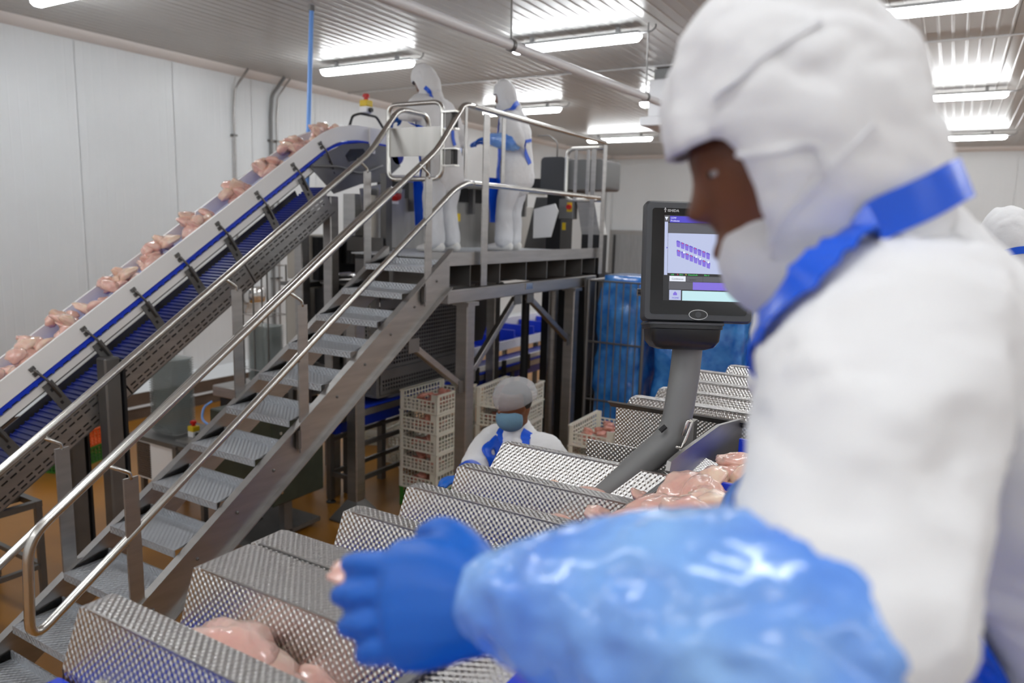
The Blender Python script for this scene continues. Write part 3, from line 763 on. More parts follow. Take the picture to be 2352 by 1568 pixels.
tag(bg.build('plastic_bag', 'sleeve_plastic', smooth=True, at=(-7.3, 2.55, 1.25)), 'pale blue plastic bag at the left edge behind the conveyor', 'bag')
bt = thing('packing_table', (-7.3, 2.5, 0), 'plain steel table under the pale blue bag at the left edge', 'table')
MB().bb(-7.75, -6.9, 2.05, 3.0, 1.17, 1.22).build('table_top', 'steel', bt)
for x in (-7.7, -6.95):
    for y in (2.1, 2.95): MB().bb(x-.02, x+.02, y-.02, y+.02, 0, 1.169).build('leg', 'steel_dark', bt)

# ------------------------------------------------------------------ tray stacks and the machines behind the stair
def rrect(hx, hy, r, n=5):
    out = []
    for cx, cy, a0 in ((hx-r, hy-r, 0), (-hx+r, hy-r, 90), (-hx+r, -hy+r, 180), (hx-r, -hy+r, 270)):
        for k in range(n+1):
            a = math.radians(a0+90*k/n); out.append((cx+r*math.cos(a), cy+r*math.sin(a)))
    return out
pr = rrect(.155, .115, .05); prt = rrect(.135, .095, .045)
mb = MB(); mb.rings([[(u, v, 0) for u, v in prt], [(u, v, .028) for u, v in pr], [(u*1.03, v*1.03, .029) for u, v in pr], [(u*1.03, v*1.03, .031) for u, v in pr], [(u, v, .031) for u, v in pr]], caps=False)
ME_TRAY = mb.mesh('tray'); boxuv(ME_TRAY); ME_TRAY.materials.append(MAT['tray_clear'])
def tray_stack(loc, n, label, rz, pitch=.021):
    t = thing('tray_stack', loc, label, 'tray stack', 'stacks of clear trays')
    t.rotation_euler = (0, 0, rz)
    for k in range(n):
        o = bpy.data.objects.new('tray', ME_TRAY); COL.objects.link(o); o.parent = t; o.location = (0, 0, k*pitch)
    return t
tray_stack((-5.58, 3.80, .675), 30, 'tall stack of clear trays on the white cabinet left of the stair', .15)
dn = thing('tray_cabinet', (-5.5, 3.85, 0), 'white cabinet with brown mesh side and steel top left of the stair', 'cabinet')
MB().bb(-5.80, -4.95, 3.60, 4.05, .28, .63).build('body', 'plastic_white', dn, bevel=.006)
MB().bb(-5.84, -4.90, 3.56, 4.09, .631, .67).build('top_frame', 'steel_dark', dn)
MB().bb(-5.3, -4.92, 3.62, 4.05, .671, .69).build('top_sheet', 'steel', dn)
us = [0]; 
while us[-1] < .40: us += [us[-1]+.012, us[-1]+.034]
vs = [0]
while vs[-1] < .30: vs += [vs[-1]+.010, vs[-1]+.020]
MB().cells(us, vs, lambda i, j: not (i % 2 and j % 2), lambda u, v, w_: (-5.803-w_, 3.62+u, .30+v), 0, .004).build('mesh_side', 'kerb_brown', dn)
MB().cells(us, vs, lambda i, j: not (i % 2 and j % 2), lambda u, v, w_: (-5.80+u*.45, 3.597-w_, .30+v), 0, .004).build('mesh_front', 'kerb_brown', dn)
MB().bb(-5.25, -5.20, 3.55, 3.595, .40, .66).build('front_bar', 'steel_dark', dn)
MB().bb(-5.27, -4.98, 3.53, 3.595, .31, .45).build('drive_box', 'plastic_black', dn, bevel=.01)
for x in (-5.77, -4.98):
    for y in (3.63, 4.02): MB().bb(x-.02, x+.02, y-.02, y+.02, 0, .279).build('leg', 'steel_dark', dn)
estop('emergency_stop', (-5.263, 3.765, 0.853), 'yellow and red emergency stop right of the tall tray stack on the cabinet').location.z = .6905
sl = thing('tray_denester', (-5.9, 5.1, 0), 'steel tray feeder base with rods behind the stair', 'machine')
MB().bb(-6.25, -5.45, 4.70, 5.45, .72, .83).build('top_box', 'steel', sl, bevel=.008)
MB().bb(-6.2, -5.5, 4.75, 5.4, .42, .719).build('body', 'iron_black', sl)
MB().bb(-6.22, -5.48, 4.68, 4.749, .40, .44).build('lower_rail', 'steel', sl)
MB().tube(rpath([(-6.25, 4.69, .66), (-6.33, 4.65, .60), (-6.3, 4.6, .48), (-5.9, 4.62, .34), (-5.5, 4.64, .2)], .05, 3), .012, 6).build('blue_hose', 'hose_blue', sl, smooth=True)
for x in (-6.15, -5.55):
    for y in (4.8, 5.35): MB().bb(x-.02, x+.02, y-.02, y+.02, 0, .419).build('leg', 'steel_dark', sl)
tray_stack((-5.86, 5.05, .86), 27, 'stack of clear trays between thin rods behind the stair', .1)
for dx, dy in ((-.18, -.12), (-.18, .12), (.18, -.12), (.18, .12), (0, -.14)):
    MB().tube([(-5.86+dx, 5.05+dy, .831), (-5.86+dx, 5.05+dy, 2.05)], .009, 6).build('guide_rod', 'steel_dark', sl, smooth='auto')
for z in (1.0, 1.55, 2.04):
    MB().tube([(-5.86+dx, 5.05+dy, z) for dx, dy in ((-.19, -.15), (.19, -.15), (.19, .13), (-.19, .13))], .005, 5, True).build('guide_ring', 'steel', sl)
dryer = thing('hand_dryer', (XL+.12, 7.22, 1.38), 'rounded chrome hand dryer on the white wall behind the tray rods', 'hand dryer')
rs = []
for dx, k in ((0, 1.0), (.12, 1.0), (.17, .9), (.19, .7)): rs.append([(XL+.005+dx, 7.22+u*k, 1.40+v*k) for u, v in rrect(.17, .13, .07)])
MB().rings(rs).build('shell', 'chrome', dryer, smooth='auto')
MB().tube([(XL+.08, 7.1, 1.26), (XL+.08, 7.05, 1.15)], .03, 10).build('nozzle', 'chrome', dryer, smooth='auto')
# grey cabinets of the sealing machine
sm = thing('sealing_machine', (-4.85, 4.95, 0), 'grey cabinets and black heads of a sealing machine behind the stair', 'machine')
MB().bb(-5.32, -5.0, 4.85, 5.4, 1.95, 2.36).build('upper_cabinet', 'paint_beige', sm, bevel=.01)
MB().bb(-4.999, -4.93, 4.87, 5.4, 1.95, 2.34).build('cabinet_back', 'iron_black', sm)
MB().bb(-5.32, -5.07, 4.83, 5.4, 1.30, 1.88).build('lower_cabinet', 'paint_beige', sm, bevel=.01)
MB().bb(-5.36, -5.065, 4.81, 5.42, 1.885, 1.92).build('cabinet_lid', 'steel_dark', sm)
MB().bb(-4.96, -4.72, 4.85, 5.3, 1.2, 1.88).build('valve_block', 'iron_black', sm)
MB().bb(-4.86, -4.45, 4.83, 5.2, 1.76, 1.93).build('press_head', 'plastic_black', sm, bevel=.01)
MB().bb(-4.86, -4.45, 4.82, 5.2, 1.931, 1.945).build('press_lid', 'steel_dark', sm)
MB().tube([(-4.80, 4.87, 1.191), (-4.80, 4.87, 1.759)], .028, 12).build('guide_post', 'steel', sm, smooth='auto')
MB().tube([(-4.6, 4.87, 1.191), (-4.6, 4.87, 1.759)], .028, 12).build('guide_post', 'steel', sm, smooth='auto')
MB().lathe([(.10, 2.1), (.10, 2.36)], (-4.87, 5.25, 0), 16).build('motor', 'plastic_black', sm, smooth='auto')
for k in range(4): MB().tube([(-4.85+.1*k, 4.9+.06*k, 2.0), (-4.7+.1*k, 5.05, 2.02)], .02, 10).build('air_cylinder', 'chrome', sm, smooth='auto')
MB().bb(-5.05, -4.90, 5.32, 5.5, 2.35, 2.75).build('panel_post', 'steel', sm)
MB().bb(-5.36, -4.56, 4.83, 5.4, .9, 1.19).build('base', 'steel_dark', sm)
for x in (-5.3, -4.60):
    for y in (4.88, 5.35): MB().bb(x-.03, x+.03, y-.03, y+.03, 0, .899).build('leg', 'steel_dark', sm)
MB().bb(-5.33, -5.325, 4.95, 4.98, 1.43, 1.46).build('red_lamp', 'red', sm)
# dark green drive cabinet under the stair
gc = thing('drive_cabinet', (-4.55, 3.95, 0), 'dark green steel cabinet on a frame under the stair', 'cabinet')
MB().bb(-4.86, -4.16, 3.62, 4.14, .36, 1.02).build('body', 'paint_green', gc, bevel=.01)
for z in (.46, .92): MB().lathe([(.014, 0), (.012, .008)], (-4.159, 3.70, z), 10, Matrix(((0, 0, 1), (0, 1, 0), (1, 0, 0)))).build('latch', 'chrome', gc)
for x in (-4.85, -4.30): MB().bb(x-.03, x+.03, 3.82, 3.9, .06, .359).build('leg', 'steel_dark', gc)
MB().bb(-4.9, -4.1, 3.45, 3.51, .04, .09).build('foot_bar', 'steel_dark', gc); MB().bb(-4.88, -4.27, 3.511, 4.2, .04, .075).build('floor_frame', 'steel_dark', gc)
for x in (-4.85, -4.13): MB().lathe([(.03, 0), (.012, .012), (.012, .04)], (x, 3.48, 0), 10).build('foot', 'steel', gc)
MB().tube(rpath([(-4.7, 3.6, .40), (-4.72, 3.52, .18), (-4.4, 3.4, .12), (-4.2, 3.55, .3)], .1, 4), .010, 6).build('cable', 'plastic_black', gc, smooth=True)

# ------------------------------------------------------------------ low blue belt conveyor under the platform
lc = thing('pack_conveyor', (-4.35, 6.5, 0), 'low blue belt conveyor with white edges passing under the platform', 'conveyor')
LCX = -4.22
MB().bb(LCX-.36, LCX, 4.35, 9.2, .90, .93).build('belt', 'belt_dark_blue', lc)
MB().bb(LCX+.001, LCX+.02, 4.35, 9.2, .905, .925).build('belt_edge', 'belt_blue', lc)
for k in range(6): MB().bb(LCX+.001, LCX+.022, 5.9+k*.55, 6.4+k*.55, .935, .995).build('white_guard', 'plastic_white', lc, bevel=.006)
MB().bb(LCX-.02, LCX+.015, 4.35, 9.2, .84, .898).build('side_rail', 'steel', lc); MB().bb(LCX-.36, LCX-.34, 4.35, 9.2, .84, .898).build('side_rail', 'steel', lc)
MB().bb(LCX-.34, LCX-.022, 4.36, 9.2, .74, .838).build('return_belt', 'belt_dark_blue', lc)
for k in range(7): MB().bb(LCX+.0225, LCX+.05, 6.36+k*.55, 6.42+k*.55, .82, 1.0).build('guard_clamp', 'iron_black', lc)
for y in (4.62, 5.75, 7.2, 8.8):
    for x in (LCX-.02, LCX-.34):
        lg = MB().bb(x-.025, x+.025, y-.025, y+.025, .03, .839).build('leg', 'steel_dark', lc)
        MB().lathe([(.045, 0), (.04, .012), (.012, .03)], (x, y, 0), 12).build('foot', 'iron_black', lg)
    MB().bb(LCX-.315, LCX-.046, y-.015, y+.015, .25, .29).build('cross_bar', 'steel_dark', lc)
for x in (LCX-.02, LCX-.34): MB().bb(x-.012, x+.012, 4.646, 5.724, .25, .29).build('long_bar', 'steel_dark', lc); MB().bb(x-.012, x+.012, 4.646, 5.724, .56, .60).build('long_bar', 'steel_dark', lc)
# pocket conveyor further back
pc = thing('pocket_conveyor', (-4.9, 8.0, 0), 'blue pocket conveyor with white side walls seen between the platform columns', 'conveyor')
MB().bb(-5.15, -4.62, 6.6, 10.5, 1.02, 1.05).build('belt', 'belt_dark_blue', pc)
MB().bb(-4.619, -4.60, 6.6, 10.5, .98, 1.09).build('near_wall', 'plastic_white', pc)
MB().bb(-5.18, -5.151, 6.6, 10.5, 1.0, 1.24).build('far_wall', 'plastic_white', pc)
for k in range(7): MB().bb(-5.14, -4.63, 6.9+k*.5, 6.93+k*.5, 1.051, 1.19).build('divider', 'belt_blue', pc)
MB().prism([(6.62, 1.051), (7.0, 1.051), (6.9, 1.2), (6.72, 1.22)], lambda u, v, l: (l, u, v), -4.66, -4.63).build('white_chute', 'plastic_white', pc)
for y in (6.8, 8.5, 10.2):
    for x in (-5.12, -4.64): MB().bb(x-.025, x+.025, y-.025, y+.025, 0, .979).build('leg', 'steel_dark', pc)
for k in range(5):
    piece((-4.82+U(-.1, .1), 7.15+k*.5, 1.10), PIECES[k % 8], 'small raw chicken piece in the pocket conveyor under the platform', 'pieces in the pocket conveyor', None, .8)
# perforated guard box and chute under the platform
gb = thing('perforated_guard', (-4.6, 5.35, 0), 'dark perforated steel guard box beside the crates under the platform', 'machine guard')
def perf(name, fn, lu, lv, pitch, hole, parent, m='steel_dark'):
    us = [0, .03]
    while us[-1] < lu-.03-pitch: us += [us[-1]+hole, us[-1]+pitch]
    us.append(lu); vs = [0, .03]
    while vs[-1] < lv-.03-pitch: vs += [vs[-1]+hole, vs[-1]+pitch]
    vs.append(lv)
    return MB().cells(us, vs, lambda i, j: not (i % 2 and j % 2 and i < len(us)-2 and j < len(vs)-2), fn, 0, .004).build(name, m, parent)
perf('mesh_panel', lambda u, v, w_: (-4.10+w_, 4.75+u, 1.24+v), 1.25, .60, .036, .022, gb)
perf('mesh_panel', lambda u, v, w_: (-4.10+w_, 4.75+u, 1.02+v), 1.25, .20, .036, .022, gb)
perf('mesh_end', lambda u, v, w_: (-4.5+u, 4.745-w_, 1.02+v), .38, .82, .036, .022, gb)
for y in (4.73, 6.0): MB().bb(-4.13, -4.105, y-.02, y+.02, 1.0, 1.86).build('corner_post', 'steel_dark', gb)
MB().bb(-4.38, -4.14, 5.06, 5.95, 1.02, 1.74).build('inner_housing', 'iron_black', gb)
MB().bb(-4.098, -4.07, 4.73, 6.02, 1.222, 1.238).build('mid_rail', 'steel_dark', gb)
MB().bb(-4.52, -4.10, 4.72, 6.03, .996, 1.015).build('tray_bottom', 'steel_dark', gb)
ch = thing('drop_chute', (-4.6, 7.1, 1.2), 'dark slanted drop chute under the platform between two columns', 'chute')
MB().prism([(6.55, 1.22), (6.85, 1.22), (7.25, 1.98), (6.75, 1.98)], lambda u, v, l: (l, u, v), -4.75, -4.42).build('chute_body', 'plastic_grey', ch)
MB().prism([(6.52, 1.2), (6.56, 1.2), (6.76, 1.98), (6.70, 1.98)], lambda u, v, l: (l, u, v), -4.78, -4.41).build('front_sheet', 'steel_dark', ch)
rc = MB(); rc.tube([(-3.62, 7.0, 0), (-3.62, 7.0, 1.89)], .05, 16)
tag(rc.build('round_post', 'steel', smooth='auto', at=(-3.62, 7.0, 0)), 'round steel post just left of the right platform column', 'post')
rc = MB(); rc.tube([(-3.95, 6.98, 0), (-3.95, 6.98, 1.89)], .045, 16)
tag(rc.build('black_post', 'iron_black', smooth='auto', at=(-3.95, 6.98, 0)), 'black round post under the middle of the platform', 'post')
# dark side sheet right of column
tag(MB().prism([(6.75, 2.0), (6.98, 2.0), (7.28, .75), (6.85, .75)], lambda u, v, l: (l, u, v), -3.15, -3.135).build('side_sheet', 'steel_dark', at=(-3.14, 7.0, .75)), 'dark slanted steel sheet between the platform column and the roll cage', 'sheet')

# ------------------------------------------------------------------ roll cage with wrapped load
rcg = thing('roll_cage', (-2.8, 7.3, 0), 'steel roll cage with thin vertical bars around blue wrapped goods', 'roll cage')
X0, X1, YA, YBk = -3.12, -2.52, 6.80, 7.60
for x, y in ((X0, YA), (X1, YA), (X0, YBk), (X1, YBk)): MB().tube([(x, y, .12), (x, y, 1.98)], .018, 8).build('corner_tube', 'steel_dark', rcg, smooth='auto')
for z in (.16, .75, 1.35, 1.97):
    MB().tube([(X0, YA, z), (X1, YA, z)], .010, 6).build('cross_bar', 'steel_dark', rcg); MB().tube([(X0, YBk, z), (X1, YBk, z)], .010, 6).build('cross_bar', 'steel_dark', rcg)
MB().tube([(X1, YA, 1.97), (X1, YBk, 1.97)], .012, 6).build('cross_bar', 'steel', rcg); MB().tube([(X0, YA, 1.97), (X0, YBk, 1.97)], .012, 6).build('cross_bar', 'steel', rcg)
for k in range(1, 8): MB().tube([(X0+(X1-X0)*k/8, YA, .16), (X0+(X1-X0)*k/8, YA, 1.97)], .006, 6).build('bar', 'steel_dark', rcg, smooth='auto')
MB().bb(X0, X1, YA, YBk, .12, .155).build('base', 'steel_dark', rcg)
for x, y in ((X0+.06, YA+.06), (X1-.06, YA+.06), (X0+.06, YBk-.06), (X1-.06, YBk-.06)): MB().tube([(x-.015, y, .055), (x+.015, y, .055)], .054, 14).build('wheel', 'plastic_black', rcg)
def wrapped(name, x0, x1, y0, y1, z0, z1, label, seed):
    b = MB(); rs = []; nz = 26; hx, hy = (x1-x0)/2, (y1-y0)/2
    prf = rrect(hx, hy, .10, 6); dense = []
    for i in range(len(prf)):
        a, c = Vector(prf[i]), Vector(prf[(i+1) % len(prf)]); m_ = max(1, int((c-a).length/.05))
        for k in range(m_): dense.append(a.lerp(c, k/m_))
    for j in range(nz+1):
        z = z0+(z1-z0)*j/nz; ring = []
        shr = 1.0 if j < nz-2 else (1-.10*(j-nz+2))
        for q in dense:
            p = Vector(((x0+x1)/2+q.x*shr, (y0+y1)/2+q.y*shr, z)); n_ = Vector((q.x, q.y, 0)).normalized()
            p += n_*(.045*noise.noise(Vector((p.x*3, p.y*3, p.z*5+seed)))+.02*noise.noise(p*11))
            ring.append(p)
        rs.append(ring)
    b.rings(rs); return tag(b.build(name, 'wrap_blue', smooth=True, at=((x0+x1)/2, (y0+y1)/2, z0)), label, 'wrapped goods')
wrapped('wrapped_load', X0+.045, X1-.045, YA+.05, YBk-.05, .157, 2.02, 'blue plastic wrapped load standing inside the roll cage', 1)
wrapped('wrapped_load', -2.46, -1.60, 6.9, 7.9, .0, 1.93, 'blue plastic wrapped load right of the roll cage behind the monitor stand', 5)
# dark rack far behind the monitor
rk = thing('wheeled_rack', (-1.3, 9.2, 0), 'dark wheeled rack with thin poles far behind the monitor', 'rack')
for x in (-1.9, -1.45, -1.0, -.55):
    MB().tube([(x, 8.8, .08), (x, 8.8, 1.75)], .015, 8).build('pole', 'steel', rk, smooth='auto')
    MB().tube([(x-.012, 8.8, .05), (x+.012, 8.8, .05)], .045, 12).build('wheel', 'plastic_black', rk)
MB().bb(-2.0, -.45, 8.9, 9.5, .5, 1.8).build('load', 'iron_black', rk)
for z in (.45, 1.76): MB().bb(-2.0, -.45, 8.78, 9.5, z, z+.03).build('shelf', 'steel_dark', rk)
for x in (-1.95, -.5): MB().bb(x-.02, x+.02, 9.4, 9.45, 0, .449).build('rear_leg', 'steel_dark', rk)


# ------------------------------------------------------------------ hand-fed weigher in the foreground
wg = thing('lane_weigher', (-.9, 1.4, 0), 'long stainless weigher with dimpled lane covers in front of the big worker', 'weighing machine')
ZT = 1.80
def guard(yn, wt, x0, x1, h=.115, sl=.03, sl2=.03, leg=.14, nm='lane_cover'):
    prf = [(yn-sl, ZT-h), (yn, ZT), (yn+wt, ZT), (yn+wt+sl2, ZT-h)]
    b = MB(); rs = []
    for x, k in ((x0, 0), (x0+.025, 1), (x1, 1)):
        ring = []
        for (u, v) in prf: ring.append((x+(.0 if v > ZT-.01 else -.015 if k == 0 else 0), u, v if k or v < ZT-.01 else v-.004))
        rs.append(ring)
    b.rings(rs); g = b.build(nm, 'dimple_steel', wg)
    MB().bar((x0+.03, yn-.001, ZT+.001), (x1, yn-.001, ZT+.001), .004, .004).build('edge_fold', 'steel', g)
    # foot plates of the cover at its outer end
    MB().prism([(x0-.015, ZT-h), (x0+.115, ZT-h), (x0+.10, ZT-h-.03), (x0+.085, ZT-h-leg), (x0-.01, ZT-h-leg)], lambda u, v, l: (u, yn-sl+l, v), 0, .006).build('cover_leg', 'dimple_steel', g)
    MB().prism([(yn-sl, ZT-h), (yn+wt+sl2, ZT-h), (yn+wt+sl2, ZT-h-leg), (yn-sl, ZT-h-leg)], lambda u, v, l: (x0-.014+l, u, v), 0, .005).build('cover_end', 'dimple_steel', g)
    return g
XE = -.615
guard(.300, .060, -1.33, XE-.03)
guard(.675, .060, -1.29, XE-.02)
guard(.885, .135, -1.255, XE-.01, .13); guard(1.028, .085, -1.255, XE-.01, .13)
guard(1.272, .048, -1.215, XE)
guard(1.492, .045, -1.195, XE+.01)
guard(1.708, .045, -1.180, XE+.02)
guard(1.985, .030, -1.195, XE+.06, .105, .085, .03)
lanes = [(.395, .640), (.770, .850), (1.150, 1.235), (1.355, 1.455), (1.572, 1.672), (1.788, 1.895)]
for k, (a, c) in enumerate(lanes):
    ln = MB().bb(-1.30+.02*k, XE-.02, a, c, 1.655, 1.672).build('lane_belt', 'belt_blue', wg)
    MB().tube([(-1.30+.02*k, a, 1.650), (-1.30+.02*k, c, 1.650)], .022, 12).build('nose_roller', 'belt_blue', ln, smooth='auto')
    MB().bb(-1.27+.02*k, XE-.03, a-.012, a-.004, 1.60, 1.68).build('lane_side', 'iron_black', ln)
    MB().bb(-1.20+.02*k, -1.17+.02*k, c+.002, c+.02, 1.665, 1.70).build('lane_clip', 'steel_tube', ln)
MB().prism([(-.02, -.010), (.016, .010), (.016, .016), (-.02, -.004)], lambda u, v, l: (-.668+.06*l+u, .1+2.0*l, ZT+.006+v), 0, 1.0).build('edge_strip', 'edge_strip', wg)
MB().prism([(-.648, .0), (-.53, -.035), (-.53, -.030), (-.648, .005)], lambda u, v, l: (u+.05*(l-1), l, ZT+v), .1, 2.2).build('slope_sheet', 'dimple_steel', wg)
MB().bb(-.57, -.54, .1, 2.2, 1.735, 1.764).build('gap_dark', 'plastic_black', wg)  # black strip put in for the dark of the gap beside the belt
MB().bb(-.535, -.10, -.6, 2.6, 1.755, 1.785).build('feed_belt', 'belt_blue', wg)
for y in (.55, 1.00, 1.46, 1.90, 2.35):
    c = MB().bb(-.525, -.12, y-.006, y+.006, 1.786, 1.842).build('belt_cleat', 'belt_blue', wg)
    for k in range(14): MB().bb(-.518+k*.029, -.512+k*.029, y-.010, y-.0062, 1.788, 1.838).build('cleat_rib', 'belt_blue', c)
MB().bb(-.095, -.07, -.6, 2.6, 1.70, 1.80).build('feed_rail', 'steel', wg)
MB().bb(-1.10, -.10, .15, 2.6, 1.50, 1.60).build('frame', 'steel_dark', wg, bevel=.01)
MB().bb(-1.06, -.14, .25, 2.5, 1.05, 1.498).build('hopper_housing', 'steel_dark', wg, bevel=.01)
for x in (-1.0, -.2):
    for y in (.3, 2.45): MB().bb(x-.04, x+.04, y-.04, y+.04, 0, 1.048).build('leg', 'steel', wg)
# continuing lanes past the monitor
for y, x0 in ((2.86, -1.10), (3.10, -1.06), (3.34, -1.03), (3.60, -1.08), (3.86, -.95)): guard(y, .06, x0, -.25, .10, .10, .03, .10)
MB().bb(-1.0, -.2, 2.62, 4.2, 1.50, 1.62).build('frame', 'steel_dark', wg)
MB().bb(-.95, -.25, 2.7, 4.1, 1.05, 1.498).build('hopper_housing', 'steel_dark', wg)
for x in (-.9, -.3): MB().bb(x-.04, x+.04, 3.95, 4.03, 0, 1.048).build('leg', 'steel', wg)
MB().bb(-1.08, -.50, 2.66, 2.668, 1.58, 1.80).build('end_plate', 'dimple_steel', wg)
MB().prism([(2.655, 1.80), (2.62, 1.825), (2.626, 1.83), (2.67, 1.80)], lambda u, v, l: (l, u, v), -1.10, -.48).build('plate_lip', 'steel_dark', wg)
MB().bb(-1.02, -.72, 2.26, 2.268, 1.58, 1.775).build('end_plate', 'dimple_steel', wg)
MB().bb(-.78, -.60, 2.30, 2.5, 1.66, 1.72).build('sensor_block', 'plastic_black', wg)
MB().bb(-.72, -.69, 2.40, 2.44, 1.72, 1.86).build('sensor_post', 'steel', wg)
pts = [(-0.6, 1.921, 1.888), (-0.6, 2.339, 1.878), (-0.6, 2.669, 1.829), (-0.6, 2.724, 1.649), (-0.6, 2.064, 1.766), (-0.6, 1.916, 1.817), (-0.6, 1.847, 1.862), (-0.6, 1.856, 1.886)]
MB().prism([(p[1], p[2]) for p in pts], lambda u, v, l: (-.60+l, u, v), 0, .012).build('feeder_plate', 'steel', wg)
MB().bb(-1.58, -1.107, 1.50, 1.85, 1.16, 1.18).build('basket_shelf', 'steel_dark', wg)
bk_ = thing('black_basket', (-1.42, 1.66, 1.181), 'black plastic basket between the wide and the narrow lane covers', 'basket')
rs = []
for z, k in ((1.181, .86), (1.42, .98), (1.425, 1.06), (1.445, 1.06), (1.445, .97), (1.20, .84)): rs.append([(-1.40+u*k, 1.66+v*k, z) for u, v in rrect(.17, .14, .06)])
MB().rings(rs).build('tub', 'plastic_black', bk_, smooth='auto')

# ------------------------------------------------------------------ monitor and stand
sd = thing('monitor_stand', (-.80, 2.02, 1.60), 'bent grey metal stand carrying the monitor', 'stand')
q = [(-0.856, 1.927, 1.666), (-0.781, 1.987, 1.748), (-0.657, 2.087, 1.894), (-0.649, 2.124, 2.072), (-0.651, 2.15, 2.221)]
MB().tube(rpath(q, .05, 5), .044, 18).build('pole', 'paint_grey', sd, smooth='auto')
MB().tube(rpath([(-0.618, 2.042, 1.909), (-0.61, 2.055, 1.953), (-0.598, 2.061, 1.95), (-0.617, 2.035, 1.871), (-0.632, 2.028, 1.877)], .01, 3), .005, 6).build('cable_clip', 'steel_tube', sd, smooth=True)
MB().tube([(-0.679, 2.019, 1.917), (-0.666, 2.029, 1.932)], .008, 8).build('bolt', 'iron_black', sd)
YW = math.radians(30.5); TL = math.radians(9)
mr_ = Vector((math.cos(YW), math.sin(YW), 0)); mn = Vector((math.sin(YW)*math.cos(TL), -math.cos(YW)*math.cos(TL), math.sin(TL))); mu = mn.cross(mr_)
MM = Matrix((mr_, mu, mn)).transposed(); MC = Vector((-0.619, 2.086, 2.409))
mo = thing('monitor', MC, 'grey industrial touch monitor with violet graphics, half hidden by the big worker', 'monitor')
def mp(u, v, w_): return MC + mr_*u + mu*v + mn*w_
HW, HH = .157, .172
def mprism(poly, w0, w1, nm, m, parent=mo, **k): return MB().prism(poly, mp, w0, w1).build(nm, m, parent, **k)
rs = []
for w_, k in ((-.11, .80), (-.105, .84), (-.045, .86), (-.04, .95), (-.03, 1.0), (.0, 1.0), (.012, .965)): rs.append([mp(u*k, v*k, w_) for u, v in rrect(HW, HH, .014)])
MB().rings(rs).build('case', 'plastic_grey', mo, smooth='auto')
bz = mprism(rrect(HW-.020, HH-.022, .008), .0121, .0135, 'bezel', 'screen_glass')
KX = 2.1/1690
def SP(x, y):      # crop coordinates of the screen drawing in millimetre-like units
    return ((1400+x/3.135-1613)*KX+.0035*(y-700)/700, (602-(350+y/3.135))*KX+.008)
def quad(x0, y0, x1, y1, m, nm, w_=.0137, parent=None, sk=0):
    a, b_, c, d = SP(x0, y0), SP(x1, y0+sk), SP(x1, y1+sk), SP(x0, y1)
    MB().prism([d, c, b_, a], mp, w_, w_+.0003).build(nm, m, parent or scr)
XRt = 965
scr = mprism([SP(408, 1092), SP(XRt, 1092), SP(XRt, 482), SP(408, 482)], .0136, .0138, 'screen', 'scr_dark')
quad(412, 484, 448, 528, 'scr_grey', 'icon_box', .0139); quad(450, 488, XRt, 534, 'scr_blue', 'header', .0139)
mprism([SP(413, 495), SP(425, 520), SP(438, 495)][::-1], .0143, .0146, 'header_icon', 'scr_white', scr)
quad(438, 538, XRt, 608, 'scr_grey', 'dark_band', .0139); quad(438, 610, XRt, 896, 'scr_pale', 'diagram_field', .0139); quad(413, 530, 436, 910, 'scr_pale', 'side_strip', .0139)
mprism([SP(428, 708), SP(428, 722), SP(437, 715)], .0143, .0146, 'side_arrow', 'scr_blue', scr)
for r_, (bx, by) in enumerate(((497, 668), (500, 734))):
    for k in range(8):
        x, y = bx+30.5*k, by+11.5*k
        pb = mprism([SP(x+4, y+38), SP(x+26, y+44), SP(x+29, y+10), SP(x, y)], .0141, .0144, 'hopper_icon', 'scr_violet_mid', scr)
        mprism([SP(x, y), SP(x+29, y+10), SP(x+27, y+1), SP(x+6, y-7)], .0141, .0145, 'hopper_top', 'scr_violet', scr)
        if (r_ == 0 and k in (1, 2, 4, 6)) or (r_ == 1 and k in (0, 2, 3, 6)): mprism([SP(x+9, y+3), SP(x+21, y+7), SP(x+20, y+1), SP(x+10, y-2)], .0145, .0148, 'hopper_mark', 'scr_red', scr)
for x, y in ((553, 746), (641, 776), (669, 790), (728, 812)): mprism([SP(x+8*math.cos(-a*.785), y+8*math.sin(-a*.785)) for a in range(8)], .0148, .0152, 'hopper_dot', 'scr_white', scr)
quad(455, 896, XRt, 914, 'scr_dark', 'status_bar', .0139)
quad(452, 916, 568, 954, 'scr_white', 'tab', .0139); quad(570, 916, 690, 954, 'scr_grey', 'tab', .0139); quad(692, 916, XRt, 954, 'scr_grey', 'tab', .0139)
quad(448, 957, 620, 1012, 'scr_grey', 'lower_band', .0139); quad(620, 957, XRt, 1012, 'scr_violet_mid', 'lower_band', .0139)
quad(452, 1016, 536, 1088, 'scr_pale', 'home_button', .0139); quad(545, 1020, XRt, 1090, 'scr_cyan', 'entry_field', .0139)
hx_, hy_ = 494, 1040
mprism([SP(hx_-14, hy_+14), SP(hx_+14, hy_+14), SP(hx_+14, hy_), SP(hx_, hy_-14), SP(hx_-14, hy_)], .0143, .0145, 'home_icon', 'scr_violet_mid', scr)
def stext(nm, t_, x, y, size, m, w_=.0146, bold=False):
    u, v = SP(x, y); put_text(nm, t_, size, MM, mp(u, v, w_), m, scr, bold)
stext('header_text', 'CCW', 455, 507, .0065, 'scr_white'); stext('header_text', 'Producao', 455, 527, .0065, 'scr_white')
stext('status_text', 'nale', 462, 910, .0055, 'scr_green'); stext('status_text', 'X', 506, 910, .0055, 'scr_red'); stext('status_text', 'Erro', 524, 910, .0055, 'scr_green')
stext('status_text', 'X', 565, 910, .0055, 'scr_yellow'); stext('status_text', 'Desactivado', 585, 910, .0055, 'scr_green'); stext('status_text', 'Nao d', 700, 910, .0055, 'scr_green')
